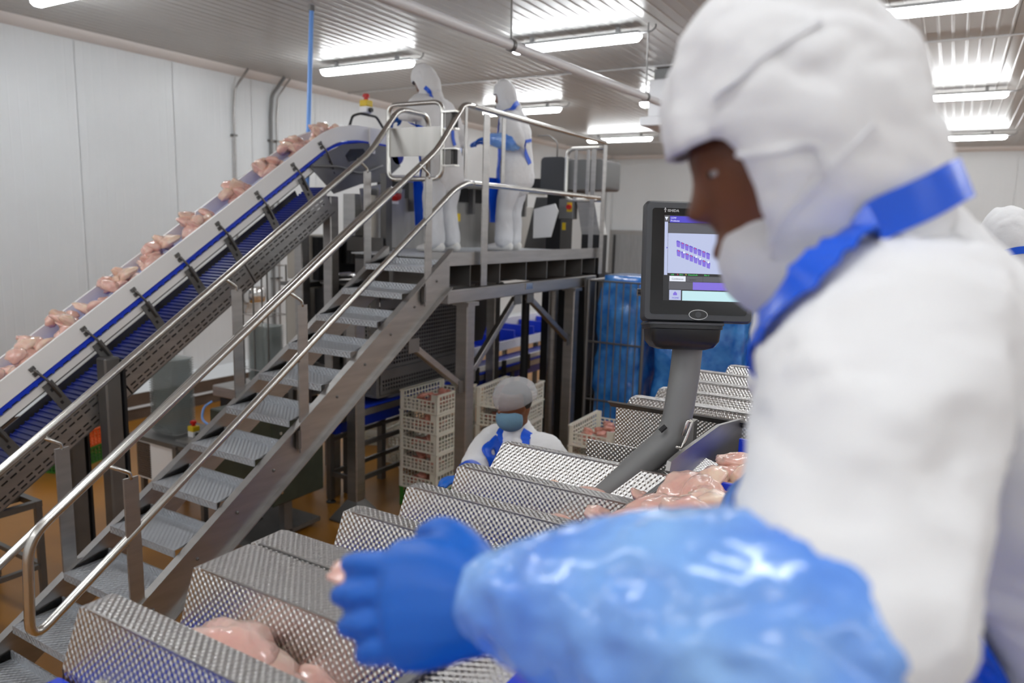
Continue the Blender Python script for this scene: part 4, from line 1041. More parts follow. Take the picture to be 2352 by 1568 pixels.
stext('tab_text', 'Combinacao', 468, 942, .0065, 'scr_grey'); stext('tab_text', 'Quadro', 595, 945, .0060, 'scr_dark'); stext('home_text', 'HOME', 472, 1078, .0068, 'scr_violet')
u, v = SP(432, 458); put_text('maker_name', 'ISHIDA', .0105, MM, mp(u, v, .0137), 'logo_silver', bz, True)
for a, c in (((408, 440), (424, 447)), ((424, 440), (408, 447)), ((412, 462), (416, 449)), ((420, 462), (416, 449))):
    A, B_ = SP(*a), SP(*c); MB().bar(mp(*A, .0138), mp(*B_, .0138), .0012, .0004, mn).build('maker_mark', 'logo_silver', bz)
mprism([SP(416+5*math.cos(a), 434+5*math.sin(a)) for a in [k*-.785 for k in range(8)]], .0137, .0139, 'maker_mark', 'logo_silver', bz)
ov = mprism([(.027*math.cos(a), -.150+.0145*math.sin(a)) for a in [k*2*PI/24 for k in range(24)]], .0136, .0145, 'button_ring', 'chrome', bz)
mprism([(.025*math.cos(a), -.150+.0125*math.sin(a)) for a in [k*2*PI/24 for k in range(24)]], .0146, .0149, 'button_face', 'plastic_black', bz)
mprism([(.0085*math.cos(a), -.150+.0085*math.sin(a)) for a in [k*2*PI/16 for k in range(16)]], .0150, .0156, 'sensor_eye', 'plastic_grey', bz)
MB().tube([mp(-.160, -.085, -.07), mp(-.125, -.085, -.07)], .011, 12).build('side_latch', 'chrome', mo, smooth='auto')
kb = thing('monitor_holder', mp(-.03, -.21, -.02), 'black rounded holder clamped under the monitor', 'holder')
rs = []
for v, k in ((-.180, 1.03), (-.190, 1.03), (-.192, .98), (-.225, .95), (-.243, .82), (-.250, .60)): rs.append([mp(-.030+u*k, v, -.06+w_*k) for u, w_ in rrect(.102, .075, .02)])
MB().rings(rs).build('shell', 'plastic_black', kb, smooth='auto')
rs = []
for v in (-.173, -.1795): rs.append([mp(-.030+u*1.06, v, -.06+w_*1.06) for u, w_ in rrect(.102, .075, .02)])
MB().rings(rs).build('rim', 'plastic_grey', kb, smooth='auto')

# ------------------------------------------------------------------ walkway behind the weigher
wk = thing('walkway', (.6, 1.5, 0), 'raised steel walkway under the big worker beside the weigher', 'walkway')
MB().bb(-.05, 1.5, -1.4, 4.6, .96, 1.0).build('deck', 'checker_plate', wk)
for x in (.0, 1.45):
    MB().bb(x-.03, x+.03, -1.35, 4.55, .86, .959).build('beam', 'steel', wk)
    for y in (-1.3, 1.6, 4.5): MB().bb(x-.04, x+.04, y-.04, y+.04, 0, .859).build('leg', 'steel', wk)

# ------------------------------------------------------------------ raw chicken
def pile(label, group, pts, mes=None, sc=1.0, rot=None):
    for i, p in enumerate(pts): piece(p, (mes or PIECES)[i % len(mes or PIECES)], label, group, rot() if rot else None, sc)
HEAP = [make_piece('chicken_piece', 60+i, .064, ('chicken', 'chicken', 'chicken_pale')[i % 3], elong=U(.62, .85), bend=.6) for i in range(8)]
ords = ['first', 'second', 'third', 'fourth', 'fifth', 'sixth', 'seventh', 'eighth', 'ninth', 'tenth', 'eleventh']
ys = [4.82, 4.52, 4.22, 3.90, 3.58, 3.26, 2.95, 2.64, 2.36, 2.10, 1.80]
for k, y in enumerate(ys):
    s0 = (y-Y0c)/math.cos(TH) if y < 4.6 else LS+(y-4.6)
    pts = []
    for i in range(14):
        s_ = s0+U(-.15, .14); n_ = .034+(.05 if i > 4 else 0)+(.045 if i > 9 else 0)+U(0, .015)
        if i > 9: s_ = s0+U(-.10, .07)
        yy, zz = cpath(s_, n_); pts.append((U(CX0+.095, CX1-.095), yy, zz))
    pile('raw chicken piece in the %s heap from the top of the inclined conveyor' % ords[k], 'chicken heap %d on the inclined conveyor' % (k+1), pts, HEAP, 1.08, lambda: (U(-.5, .5), -TH+U(-.15, .15), PI/2+U(-1.0, 1.0)+(PI if U(0, 1) > .5 else 0)))
def breast(px_loc, rz, sc, label, tilt=(.0, .0), k=0):
    o = piece(px_loc, PIECES[k], label, 'large chicken breasts on the weigher lanes', (tilt[0], tilt[1], rz), sc); return o
breast((-1.049, 0.8, 1.735), 2.75, 1.5, 'large smooth chicken breast, upper one in the near lane', (.1, .1), 0)
breast((-0.992, 0.798, 1.71), 2.9, 1.45, 'chicken breast with a pale fatty end, middle of the near lane', (-.1, .0), 1)
breast((-0.923, 0.804, 1.69), 2.6, 1.15, 'chicken breast cut by the bottom edge in the near lane', (.1, .1), 2)
breast((-0.887, 0.856, 1.69), 2.9, 1.0, 'small chicken breast at the bottom edge beside the wide cover', (0, .1), 3)
breast((-1.005, 1.495, 1.71), 2.9, .85, 'curled chicken piece just above the blue glove in its lane', (.3, 0), 4)
breast((-0.968, 1.716, 1.7), 2.7, 1.05, 'pale chicken breast in the lane in front of the third narrow cover', (.1, 0), 5)
breast((-0.824, 1.687, 1.71), 2.8, 1.0, 'chicken breast lying in front of the second narrow cover', (.2, 0), 6)
breast((-0.973, 1.916, 1.71), 2.8, .75, 'thin chicken sliver behind the third narrow cover', (.2, 0), 7)
breast((-0.835, 1.908, 1.715), 2.8, 1.05, 'long chicken breast under the tall slanted cover', (.1, 0), 0)
breast((-0.716, 1.881, 1.72), 2.5, .7, 'small ragged chicken bit under the tall slanted cover', (.4, 0), 1)
breast((-0.644, 1.858, 1.75), 1.2, .8, 'chicken tip standing against the tall slanted cover', (.2, .8), 2)
breast((-0.687, 1.643, 1.77), 1.4, .85, 'chicken tip hanging over the ribbed edge strip', (.2, .7), 3)
pts = []
for i in range(26):
    a = i/26; pts.append((-.49+U(-.06, .14), 1.50+.42*U(0, 1), 1.80+(.035 if i > 12 else 0)+(.03 if i > 20 else 0)))
pile('raw chicken piece heaped on the feed belt beside the big worker', 'chicken heap on the feed belt', pts, None, .95)
pile('raw chicken piece spilling over the near blue cleat', 'chicken at the near blue cleat', [(-0.549, 1.533, 1.83), (-0.497, 1.542, 1.85), (-0.54, 1.59, 1.85), (-0.437, 1.496, 1.86), (-0.406, 1.491, 1.85), (-0.498, 1.589, 1.86), (-0.441, 1.567, 1.87)], None, 1.05)
pile('raw chicken piece on the feed belt behind the far blue cleat', 'chicken behind the far cleat', [(-.46, 2.02, 1.83), (-.40, 1.98, 1.85), (-.44, 2.10, 1.84), (-.36, 2.06, 1.85)], None, 1.0)
pile('raw chicken piece on the feed belt near the lower picture edge', 'chicken on the near feed belt', [(-.45, .78, 1.82), (-.38, .70, 1.82), (-.33, .85, 1.83)], REDP, 1.2)

# ------------------------------------------------------------------ people
def catmull(pts, sub):
    n = len(pts); out = []
    for i in range(n-1):
        p0, p1, p2, p3 = pts[max(i-1, 0)], pts[i], pts[i+1], pts[min(i+2, n-1)]
        for k in range(sub):
            t = k/sub; out.append(((p1*2)+(p2-p0)*t+(p0*2-p1*5+p2*4-p3)*t*t+(p1*3-p0-p2*3+p3)*t**3)*.5)
    out.append(pts[-1]); return out
def loft(mb, pts, rad, ref, n=16, sub=4):
    pts = catmull([Vector(p) for p in pts], sub)
    rad = catmull([Vector((a, b, 0)) for a, b in rad], sub); ref = Vector(ref); rs = []; m = len(pts)
    for i, p in enumerate(pts):
        t = (pts[min(i+1, m-1)]-pts[max(i-1, 0)]).normalized()
        a = ref-t*ref.dot(t); a.normalize(); b = t.cross(a)
        rs.append([p+a*rad[i].x*math.cos(2*PI*k/n)+b*rad[i].y*math.sin(2*PI*k/n) for k in range(n)])
    t0 = (pts[0]-pts[1]).normalized(); t1 = (pts[-1]-pts[-2]).normalized()
    def cap(r, p, t, rr): return [p+(q-p)*.72+t*rr*.55 for q in r], [p+(q-p)*.25+t*rr*.8 for q in r]
    a1, a2 = cap(rs[0], pts[0], t0, min(rad[0].x, rad[0].y)); b1, b2 = cap(rs[-1], pts[-1], t1, min(rad[-1].x, rad[-1].y))
    return mb.rings([a2, a1]+rs+[b1, b2])
def vox(mb, voxel, it=6, fac=.5):
    me = mb.mesh('tmp'); o = bpy.data.objects.new('tmp', me); COL.objects.link(o)
    r = o.modifiers.new('r', 'REMESH'); r.mode = 'VOXEL'; r.voxel_size = voxel
    if it: s_ = o.modifiers.new('s', 'SMOOTH'); s_.factor = fac; s_.iterations = it
    bpy.context.view_layer.update()
    out = bpy.data.meshes.new_from_object(o.evaluated_get(bpy.context.evaluated_depsgraph_get()))
    bpy.data.objects.remove(o); bpy.data.meshes.remove(me); return out
def wrinkle(me, amp, f, seed, stretch=(1, 1, 1)):
    nv = [v.normal.copy() for v in me.vertices]; o = Vector((seed*3.1, seed*1.7, seed*.9))
    for v, n in zip(me.vertices, nv):
        p = Vector((v.co.x*stretch[0], v.co.y*stretch[1], v.co.z*stretch[2]))
        q = p*f+o; q = q+Vector((noise.noise(p*f*.6), noise.noise(p*f*.6+o), 0))*1.2
        d = noise.noise(q)*.8; r = 1-abs(noise.noise(q*1.7))*2
        v.co += n*amp*(d+.5*r)
def cut(me, keep):
    import bmesh
    bm = bmesh.new(); bm.from_mesh(me); bm.normal_update()
    bmesh.ops.delete(bm, geom=[f for f in bm.faces if not keep(f.calc_center_median(), f.normal)], context='FACES')
    bv = [v for v in bm.verts if v.is_boundary]
    for _ in range(8):
        new = {}
        for v in bv:
            nb = [e.other_vert(v).co for e in v.link_edges if e.is_boundary]
            if len(nb) == 2: new[v] = v.co*.4+(nb[0]+nb[1])*.3
        for v, c in new.items(): v.co = c
    bm.to_mesh(me); bm.free()
def addpart(name, me, m, parent, solid=0.0):
    off = wloc(parent)
    for v in me.vertices: v.co -= off
    me.materials.clear(); o = link(name, me, m, parent, True)
    if solid: s_ = o.modifiers.new('s', 'SOLIDIFY'); s_.thickness = solid; s_.offset = 1
    return o
def hand(mb, wrist, d, palm, thumb, L=.19, curl=.35, spread=.10, k=1.0):
    # d: along the fingers, palm: the way the palm faces, thumb: the side the thumb leaves from
    wrist = Vector(wrist); d = Vector(d).normalized(); palm = Vector(palm); palm = (palm-d*palm.dot(d)).normalized()
    th = d.cross(palm); th = th if th.dot(Vector(thumb)) > 0 else -th
    P = lambda a, b, c: wrist+(d*a+th*b+palm*c)*(L/.19)
    loft(mb, [P(-.02, 0, 0), P(.02, 0, 0), P(.06, .003, .002), P(.098, .002, .004)], [(.030*k, .022*k), (.034*k, .020*k), (.043*k, .018*k), (.043*k, .015*k)], th, 14, 3)
    for i, (b, ln, a0) in enumerate(((.033, .072, .098), (.011, .082, .102), (-.011, .076, .100), (-.031, .060, .094))):
        ang = 0.; p = P(a0-.012, b, .003); pts = [p]; sp = spread*(1.5-i)/1.5
        for j, fr in enumerate((.16, .40, .26, .18)):
            if j: ang += curl*(1.0, 1.2, .8)[j-1]*(1+.12*i)
            dd = (d*math.cos(ang)+palm*math.sin(ang)+th*sp*math.cos(ang)); p = p+dd*ln*1.08*fr*(L/.19)*1.0; pts.append(p)
        loft(mb, pts, [(.0105*k, .0105*k)]*2+[(.0100*k, .0100*k), (.0092*k, .0092*k), (.0075*k, .0075*k)], th, 10, 3)
    p0, p1, p2, p3 = P(.015, .020, .006), P(.040, .048, .018), P(.068, .062, .030), P(.092, .062, .040)
    loft(mb, [p0, p1, p2, p3], [(.017*k, .017*k), (.014*k, .013*k), (.0115*k, .0115*k), (.009*k, .009*k)], palm, 10, 3)
class Fig: pass
def figure(label, J, f0, pitch, vx, hood=True, apron=True, skin='skin_dark', group=None, hands=True, seed=1, sleeve=1.0, head_dir=None, fold=1.0, deep=1.0, apw=.19):
    """J: world joints. f0: facing (horizontal). Left side is up x forward."""
    F = Fig(); up = Vector((0, 0, 1)); f0 = Vector(f0).normalized(); lf = up.cross(f0)
    J = {k: Vector(v) for k, v in J.items()}
    mid = (J['anL']+J['anR'])/2; base = Vector((mid.x, mid.y, min(J['anL'].z, J['anR'].z)-.085))
    root = thing('person', base, label, 'person', group); F.root = root
    hd = Vector(head_dir or f0).normalized(); hl = up.cross(hd)
    hf = hd*math.cos(pitch)-up*math.sin(pitch); hu = hd*math.sin(pitch)+up*math.cos(pitch)
    HM = Matrix((hf, hl, hu)).transposed(); HC = J['head']; F.HM, F.HC = HM, HC
    H = lambda a, b, c: HC+HM @ Vector((a, b, c)); F.H = H
    N = J['neck']; Pv = J['pelvis']; sp = (N-Pv); F.J = J
    T = lambda t, b=0.0: Pv+sp*t+f0*b
    # body: one continuous figure
    b = MB()
    loft(b, [T(-.12), T(.1), T(.35), T(.62), T(.85), T(1.0)], [(.15, .11), (.155, .12), (.13, .11), (.16, .12), (.15, .09), (.055, .055)], lf)
    loft(b, [T(.95), (N+HC)/2, H(-.02, 0, -.03)], [(.058, .058), (.054, .056), (.055, .06)], lf)
    b.ell(HC, (.094, .072, .118), HM, 20, 14); b.ell(H(.045, 0, -.075), (.048, .050, .052), HM)
    b.ell(H(.074, 0, .022), (.022, .052, .012), HM, 12, 8)
    loft(b, [H(.082, 0, .012), H(.092, 0, -.010), H(.101, 0, -.030)], [(.008, .010), (.010, .011), (.014, .012)], hl, 10, 3)
    b.ell(H(.086, 0, -.068), (.014, .024, .010), HM, 12, 8)
    for s_ in (-1, 1): b.ell(H(-.008, s_*.073, -.012), (.018, .008, .030), HM, 10, 8)
    for s_ in ('L', 'R'):
        sh, el, wr, hp, kn, an = (J[q+s_] for q in ('sh', 'el', 'wr', 'hip', 'kn', 'an'))
        loft(b, [T(.88), sh, sh.lerp(el, .5), el, el.lerp(wr, .4), wr, wr+(wr-el).normalized()*.03], [(.06, .06), (.055, .055), (.045, .045), (.038, .038), (.038, .036), (.027, .024), (.026, .022)], f0, 12, 3)
        loft(b, [hp, hp.lerp(kn, .4), kn, kn.lerp(an, .35), an, an-up*.05+f0*.04], [(.085, .085), (.075, .075), (.055, .055), (.052, .052), (.036, .036), (.035, .04)], f0, 12, 3)
    F.body = addpart('body', vox(b, max(vx, .008) if vx < .012 else vx, 3), skin, root)
    # trousers
    b = MB()
    loft(b, [T(-.16), T(-.02), T(.2)], [(.165, .125), (.175, .14), (.16, .13)], lf)
    for s_ in ('L', 'R'):
        hp, kn, an = (J[q+s_] for q in ('hip', 'kn', 'an'))
        loft(b, [hp+up*.02, hp.lerp(kn, .5), kn, kn.lerp(an, .5), an+up*.01], [(.105, .105), (.098, .098), (.082, .084), (.082, .085), (.085, .090)], f0, 14, 3)
    me = vox(b, vx, 4); wrinkle(me, .010, 9, seed, (1, 1, .5)); addpart('trousers', me, 'cloth_trousers', root)
    # shoes
    for s_ in ('L', 'R'):
        an = J['an'+s_]; b = MB(); z0 = an.z-.085
        q = lambda a, z: Vector((an.x, an.y, z0+z))+f0*a
        loft(b, [q(-.07, .045), q(.0, .05), q(.07, .042), q(.14, .032), q(.18, .028)], [(.036, .044), (.042, .049), (.045, .041), (.045, .031), (.034, .026)], lf, 14, 3)
        me = vox(b, .012, 2)
        for v in me.vertices: v.co.z = max(v.co.z, z0+.001)
        addpart('shoe', me, 'boot_white', root)
    # coat
    b = MB(); k = sleeve
    hem = Pv-up*.11
    loft(b, [hem, Pv-up*.05, T(.06), T(.35), T(.62), T(.82), T(.95), T(1.03)], [(.215, .165), (.215, .165), (.21, .16), (.195, .15*deep), (.205, .15*deep), (.185, .125*deep), (.12, .10*deep), (.075, .075)], lf)
    for s_ in ('L', 'R'):
        sh, el, wr = (J[q+s_] for q in ('sh', 'el', 'wr'))
        loft(b, [T(.80), sh.lerp(T(.85), .25), sh.lerp(el, .25), sh.lerp(el, .6), el, el.lerp(wr, .45), wr.lerp(el, .06)], [(.10, .10), (.092*k, .092*k), (.086*k, .086*k), (.080*k, .080*k), (.068*k, .068*k), (.048*k, .048*k), (.034, .034)], f0, 16, 3)
    me = vox(b, vx, 5); wrinkle(me, .010*fold, 7, seed+3, (1, 1, .7)); wrinkle(me, .005*fold, 16, seed+5, (1, 1, 1.3))
    F.bvh = BVHTree.FromPolygons([v.co.copy() for v in me.vertices], [p.vertices[:] for p in me.polygons])
    F.coat_mesh = me.copy(); addpart('coat', me, 'cloth_white', root)
    if apron:
        am = F.coat_mesh.copy()
        nn = [v.normal.copy() for v in am.vertices]
        for v, n in zip(am.vertices, nn): v.co += n*.010
        def keep(c, n):
            r = c-Pv; h = r.dot(sp)/sp.length_squared; q = r-sp*h; side = q.dot(lf); fr = q.dot(f0)
            return n.dot(f0) > (-.35 if apw > .15 else .45) and .0 < fr < .23 and abs(side) < (apw if h < .5 else apw-.06*(h-.5)/.36) and -.3 < h < .86+.14*min(1, max(0, (abs(side)-.045)/.06))
        cut(am, keep)
        ap = addpart('apron', am, 'apron_blue', root, .003)
        # skirt of the apron hanging below the coat
        b = MB(); us = [i/12 for i in range(13)]; vs = [j/8 for j in range(9)]
        def fn(u, v, w_):
            p = T(-.14, .175+.03*math.sin(u*9))+lf*((u-.5)*1.9*apw)-up*(v*.42)+f0*(.012*math.sin(u*14+v*3)+w_); return p
        b.cells(us, vs, lambda i, j: True, fn, 0, .003); bo = b.build('apron_skirt', 'apron_blue', root, smooth='auto')
    # hood
    if hood:
        b = MB(); b.ell(H(.000, 0, .004), (.111, .098, .152), HM, 22, 16)
        loft(b, [H(-.02, 0, -.02), H(-.015, 0, -.09), HC.lerp(N, .62)+f0*.0, N+f0*.005, N-sp*.09], [(.088, .096), (.084, .088), (.090, .086), (.108, .088), (.130, .092)], hl, 18, 4)
        me = vox(b, min(vx*.8, .010), 4); wrinkle(me, .007*fold, 8, seed+9, (1, 1, .7)); wrinkle(me, .0035*fold, 20, seed+11)
        inv = HM.transposed()
        def keep(c, n):
            q = inv @ (c-HC); return not (q.x > .050+.5*max(0, q.z-.005) and -.135 < q.z < .030)
        cut(me, keep); F.hood = addpart('hood', me, 'cloth_white', root, .004)
        F.hbvh = BVHTree.FromPolygons([v.co+wloc(root) for v in me.vertices], [p.vertices[:] for p in me.polygons])
        b = MB(); b.ell(H(.018, 0, -.090), (.077, .076, .060), HM, 20, 14)
        me = vox(b, .006, 2); wrinkle(me, .003, 20, seed+2)
        cut(me, lambda c, n: (inv @ (c-HC)).x > .01 and -.16 < (inv @ (c-HC)).z < -.046-.25*((inv @ (c-HC)).x-.09))
        addpart('face_mask', me, 'hood_off_white', root, .003)
    for s_ in (-1, 1):
        ey = MB().ell(H(.0700, s_*.033, .003), (.011, .012, .007), HM, 12, 8).build('eye', 'eye_white', root, smooth=True)
        MB().ell(H(.0790, s_*.034, .003), (.003, .005, .005), HM, 10, 6).build('iris', 'hair_black', ey, smooth=True)
    return F
def ribbon(name, F, pts, width, m, bvhs, off=.006, sub=6):
    pts = catmull([Vector(p) for p in pts], sub); ps, ns = [], []
    for p in pts:
        best = None
        for bv in bvhs:
            r = bv.find_nearest(p)
            if r[0] is not None and (best is None or r[3] < best[3]): best = r
        ps.append(best[0]+best[1]*off); ns.append(best[1])
    for _ in range(6): ps = [ps[0]]+[(ps[i-1]+ps[i]*2+ps[i+1])/4 for i in range(1, len(ps)-1)]+[ps[-1]]
    rs = []
    for i, p in enumerate(ps):
        t = (ps[min(i+1, len(ps)-1)]-ps[max(i-1, 0)]).normalized(); s_ = ns[i].cross(t).normalized(); w_ = width[min(i, len(width)-1)] if isinstance(width, list) else width
        rs.append([p-s_*w_/2, p+s_*w_/2, p+s_*w_/2+ns[i]*.003, p-s_*w_/2+ns[i]*.003])
    return MB().rings(rs).build(name, m, F.root, smooth='auto')
def gloves(F, specs, m='glove_blue', v=.006, k=1.12):
    for wr, d, palm, thumb, L, curl in specs:
        b = MB(); hand(b, wr, d, palm, thumb, L, curl, .10, k)
        d = Vector(d).normalized(); wr = Vector(wr)
        loft(b, [wr-d*.075, wr-d*.03, wr+d*.01], [(.042, .040), (.036, .033), (.034, .028)], palm, 12, 3)
        addpart('glove', vox(b, v, 2), m, F.root)

# --- platform workers
def stand_joints(feet, f0, head, neck, pelv, hip=.10, stance=.22):
    f0 = Vector(f0).normalized(); lf = Vector((0, 0, 1)).cross(f0); feet = Vector(feet); pelv = Vector(pelv); d = {}
    for s_, g in (('L', 1), ('R', -1)):
        d['hip'+s_] = pelv+lf*hip*g-Vector((0, 0, .06)); d['an'+s_] = feet+lf*stance/2*g+Vector((0, 0, .086))
        d['kn'+s_] = d['hip'+s_].lerp(d['an'+s_], .5)+f0*.03
    d['head'] = head; d['neck'] = neck; d['pelvis'] = pelv; return d
def deg(a): return Vector((math.cos(math.radians(a)), math.sin(math.radians(a)), 0))
f1 = deg(178); l1 = Vector((0, 0, 1)).cross(f1)
hd1 = Vector((-4.025, 5.25, 3.688)); pv1 = Vector((-3.879, 5.323, 2.974)); nk1 = Vector((-3.972, 5.281, 3.556))
J1 = stand_joints((-3.78, 5.20, ZP), f1, hd1, nk1, pv1)
J1.update(shL=nk1+l1*.17-Vector((0, 0, .07)), shR=nk1-l1*.17-Vector((0, 0, .07)))
J1.update(elL=(-3.98, 5.046, 3.391), wrL=(-4.17, 5.086, 3.384), elR=(-3.876, 5.605, 3.225), wrR=(-4.165, 5.331, 3.298))
W1 = figure('person in white hooded suit leaning over the conveyor head on the platform', J1, f1, .45, .014, seed=2, group='workers in white on the platform', head_dir=deg(190))
gloves(W1, [(J1['wrL'], (-.95, .0, -.3), (0, 0, -1), (0, 1, 0), .18, .45), (J1['wrR'], (-.95, .1, -.3), (0, 0, -1), (0, -1, 0), .18, .45)], v=.008)
ribbon('apron_tie', W1, [(-3.963, 5.158, 3.625), (-3.929, 5.173, 3.597), (-3.847, 5.156, 3.565)], .035, 'apron_blue', [W1.bvh, W1.hbvh])
ribbon('waist_tie', W1, [(-4.053, 5.041, 3.277), (-3.863, 5.032, 3.258), (-3.725, 5.117, 3.276), (-3.704, 5.372, 3.321)], .03, 'apron_blue', [W1.bvh])
ribbon('tie_end', W1, [(-3.66, 5.276, 3.3), (-3.635, 5.28, 3.236), (-3.597, 5.292, 3.183)], .04, 'apron_blue', [W1.bvh])
f2 = deg(188); l2 = Vector((0, 0, 1)).cross(f2)
hd2 = Vector((-3.834, 6.248, 3.71)); nk2 = Vector((-3.743, 6.284, 3.549)); pv2 = Vector((-3.676, 6.225, 3.013))
J2 = stand_joints((-3.68, 6.12, ZP), f2, hd2, nk2, pv2)
J2.update(shL=nk2+l2*.165-Vector((0, 0, .06)), shR=nk2-l2*.165-Vector((0, 0, .06)))
J2.update(elL=(-3.523, 5.992, 3.236), wrL=(-3.88, 6.028, 3.298), elR=(-3.866, 6.447, 3.294), wrR=(-4.109, 6.306, 3.308))
W2 = figure('person in white hooded suit with blue apron standing at the platform railing', J2, f2, .15, .014, seed=4, group='workers in white on the platform', head_dir=deg(196))
gloves(W2, [(J2['wrL'], (-1, .0, -.1), (0, 0, -1), (0, 1, 0), .17, .3), (J2['wrR'], (-1, .0, -.1), (0, 0, -1), (0, -1, 0), .17, .3)], v=.008)
b = MB(); e, wv = Vector(J2['elL']), Vector(J2['wrL'])
loft(b, [e.lerp(wv, .1), e.lerp(wv, .4), e.lerp(wv, .75), wv], [(.072, .072), (.078, .075), (.062, .06), (.042, .04)], (0, 0, 1), 16, 4)
me = vox(b, .010, 2); wrinkle(me, .006, 20, 3); addpart('sleeve_cover', me, 'sleeve_plastic', W2.root)
ribbon('apron_tie', W2, [(-3.815, 6.065, 3.609), (-3.714, 6.07, 3.636), (-3.636, 6.121, 3.662), (-3.616, 6.255, 3.69)], .045, 'apron_blue', [W2.bvh, W2.hbvh])
ribbon('waist_tie', W2, [(-3.792, 6.008, 3.226), (-3.645, 6.039, 3.245), (-3.525, 6.113, 3.264), (-3.533, 6.292, 3.3)], .03, 'apron_blue', [W2.bvh])
ribbon('tie_end', W2, [(-3.5, 6.127, 3.257), (-3.456, 6.137, 3.17), (-3.436, 6.192, 3.088)], .055, 'apron_blue', [W2.bvh])

# --- worker on the floor with hairnet
f3 = deg(266); l3 = Vector((0, 0, 1)).cross(f3)
hd3 = Vector((-1.982, 3.412, 1.526)); nk3 = Vector((-1.971, 3.47, 1.356)); pv3 = Vector((-1.99, 3.592, 0.612))
J3 = stand_joints((pv3.x, pv3.y, 0.0), f3, hd3, nk3, pv3)
J3.update(shL=nk3+l3*.18-Vector((0, 0, .055)), shR=nk3-l3*.18-Vector((0, 0, .055)), elR=(-2.123, 3.204, 1.165), wrR=(-2, 2.958, 1.22), elL=(-1.715, 3.548, 1.086), wrL=(-1.679, 3.325, 1.039))
W3 = figure('person in white coat and blue apron with hairnet and beard net by the crates', J3, f3, .12, .012, hood=False, seed=6, head_dir=deg(238))
gloves(W3, [(J3['wrR'], Vector((-2.03, 2.863, 1.246))-Vector(J3['wrR']), (0, 0, -1), Vector((-1.874, 2.9, 1.268))-Vector((-2.06, 2.905, 1.251)), .18, .3), (J3['wrL'], (-.4, -.8, -.3), (0, 0, -1), (-1, 0, 0), .18, .4)], v=.007)
H3 = W3.H; inv3 = W3.HM.transposed()
b = MB(); b.ell(H3(-.008, 0, .045), (.128, .110, .105), W3.HM, 22, 14)
me = vox(b, .009, 2); wrinkle(me, .006, 18, 4); cut(me, lambda c, n: (inv3 @ (c-W3.HC)).z > .012-.25*((inv3 @ (c-W3.HC)).x))
addpart('hairnet', me, 'hairnet', W3.root, .0015)
b = MB(); b.ell(H3(-.012, 0, .03), (.095, .079, .100), W3.HM, 20, 12); me = vox(b, .010, 2); cut(me, lambda c, n: (inv3 @ (c-W3.HC)).z > .075 or (inv3 @ (c-W3.HC)).x < -.02)
addpart('hair', me, 'hair_black', W3.root)
b = MB(); b.ell(H3(.028, 0, -.072), (.086, .080, .075), W3.HM, 20, 14); me = vox(b, .008, 2)
cut(me, lambda c, n: (inv3 @ (c-W3.HC)).x > -.005 and (inv3 @ (c-W3.HC)).z < -.028); addpart('beard_net', me, 'mask_blue', W3.root, .002)
for g in (1, -1):
    ribbon('apron_strap', W3, [H3(-.04, g*.05, -.15), H3(.02, g*.10, -.19), W3.J['neck']+f3*.10+l3*g*.10-Vector((0, 0, .08)), W3.J['neck']+f3*.14+l3*g*.085-Vector((0, 0, .17))], .06, 'apron_blue', [W3.bvh])
for s_ in ('L', 'R'):
    e, wv = Vector(J3['el'+s_]), Vector(J3['wr'+s_]); b = MB()
    loft(b, [e.lerp(wv, .05), e.lerp(wv, .35), e.lerp(wv, .62)], [(.074, .074), (.074, .072), (.060, .058)], (0, 0, 1), 16, 3)
    me = vox(b, .010, 1); addpart('sleeve_cover', me, 'apron_blue', W3.root)

# --- worker at the right edge
f5 = deg(176); l5 = Vector((0, 0, 1)).cross(f5)
hd5 = Vector((0.206, 3.701, 2.479)); nk5 = Vector((0.266, 3.708, 2.32)); pv5 = Vector((nk5.x+.06, nk5.y, 1.93))
J5 = stand_joints((pv5.x, pv5.y, 1.0), f5, hd5, nk5, pv5)
J5.update(shL=nk5+l5*.17-Vector((0, 0, .07)), shR=nk5-l5*.17-Vector((0, 0, .07)))
J5.update(elL=J5['shL']+f5*.06-Vector((0, 0, .26)), elR=J5['shR']+f5*.06-Vector((0, 0, .26)))
J5.update(wrL=J5['elL']+f5*.22-Vector((0, 0, .08)), wrR=J5['elR']+f5*.22-Vector((0, 0, .08)))
W5 = figure('person in white hood cut off by the right edge of the picture', J5, f5, .35, .012, seed=8)
gloves(W5, [(J5['wrL'], f5, (0, 0, -1), -l5, .18, .4), (J5['wrR'], f5, (0, 0, -1), l5, .18, .4)], v=.008)
ribbon('apron_tie', W5, [(0.157, 3.545, 2.423), (0.204, 3.517, 2.443), (0.273, 3.62, 2.461)], .03, 'apron_blue', [W5.bvh, W5.hbvh])

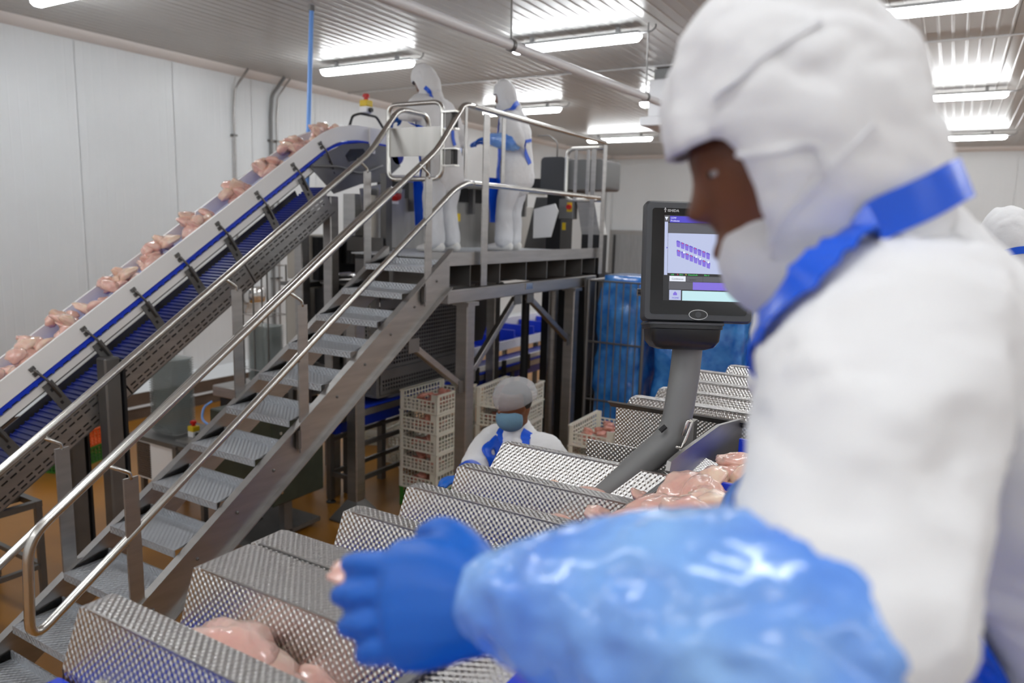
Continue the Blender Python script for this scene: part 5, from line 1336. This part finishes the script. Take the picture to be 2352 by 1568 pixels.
# --- the big worker in front
f4 = deg(197); l4 = Vector((0, 0, 1)).cross(f4); Zv = Vector((0, 0, 1))
hd4 = Vector((-0.134, 0.734, 2.575)); nk4 = Vector((-0.075, 0.821, 2.478)); pv4 = nk4-f4*.33-Zv*.44
J4 = stand_joints((pv4.x+.06, pv4.y+.05, 1.0), f4, hd4, nk4, pv4)
J4.update(shL=(-0.036, 0.65, 2.411), shR=nk4-l4*.18-Zv*.05, elL=(-0.042, 0.479, 2.235), wrL=(-0.29, 0.479, 2.197), elR=(-0.129, 0.977, 2.159), wrR=(-0.248, 1.132, 2.036))
W4 = figure('large foreground person in white hooded suit reaching over the weigher with a blue glove', J4, f4, .36, .009, seed=12, fold=1.4, sleeve=.95, deep=.84, apw=.11)
wl = Vector(J4['wrL']); hdir = Vector((-0.432, 0.458, 2.155))-wl
gloves(W4, [(wl, hdir, (-.45, .75, -.5), Vector((-0.413, 0.527, 2.218))-Vector((-0.401, 0.512, 2.095)), .195, .13)], v=.0045, k=1.30)
gloves(W4, [(J4['wrR'], Vector((-0.393, 1.472, 1.87))-Vector(J4['wrR']), (0, 0, -1), (0, -1, .2), .17, .45)], v=.006)
e = Vector(J4['elL']); b = MB()
loft(b, [e.lerp(wl, .02), e.lerp(wl, .2), e.lerp(wl, .45), e.lerp(wl, .7), e.lerp(wl, .9), e.lerp(wl, 1.0)], [(.082, .080), (.086, .082), (.080, .074), (.066, .060), (.050, .046), (.040, .036)], Zv, 20, 4)
me = vox(b, .006, 2); wrinkle(me, .007, 16, 5, (1, 1, 1)); wrinkle(me, .003, 45, 7); addpart('sleeve_cover', me, 'sleeve_plastic', W4.root)
e = Vector(J4['elR']); wr_ = Vector(J4['wrR']); b = MB()
loft(b, [e.lerp(wr_, .1), e.lerp(wr_, .5), wr_], [(.07, .07), (.065, .062), (.04, .038)], Zv, 16, 3)
me = vox(b, .008, 2); wrinkle(me, .006, 16, 6); addpart('sleeve_cover', me, 'sleeve_plastic', W4.root)
ribbon('apron_strap', W4, [(-0.01, 0.731, 2.543), (-0.037, 0.688, 2.525), (-0.069, 0.642, 2.504), (-0.095, 0.62, 2.471), (-0.115, 0.624, 2.428), (-0.142, 0.669, 2.377)], .034, 'apron_blue', [W4.bvh, W4.hbvh], .010)
for q in ([(-0.205, 0.605, 2.615), (-0.176, 0.601, 2.628), (-0.141, 0.614, 2.649), (-0.103, 0.641, 2.674)], [(-0.169, 0.639, 2.556), (-0.139, 0.623, 2.563), (-0.115, 0.614, 2.567), (-0.094, 0.626, 2.564), (-0.089, 0.625, 2.539)],
          [(-0.065, 0.659, 2.584), (-0.089, 0.625, 2.539), (-0.115, 0.613, 2.498), (-0.135, 0.62, 2.473)]):
    ribbon('hood_seam', W4, q, .005, 'hood_off_white', [W4.hbvh], .004)
# fillet held in the glove
tip = Vector((-0.482, 0.543, 2.14))
breast(tip, math.atan2(hdir.y, hdir.x)+.3, .62, 'chicken fillet held in the blue glove of the foreground person', (0, -.1), 6)
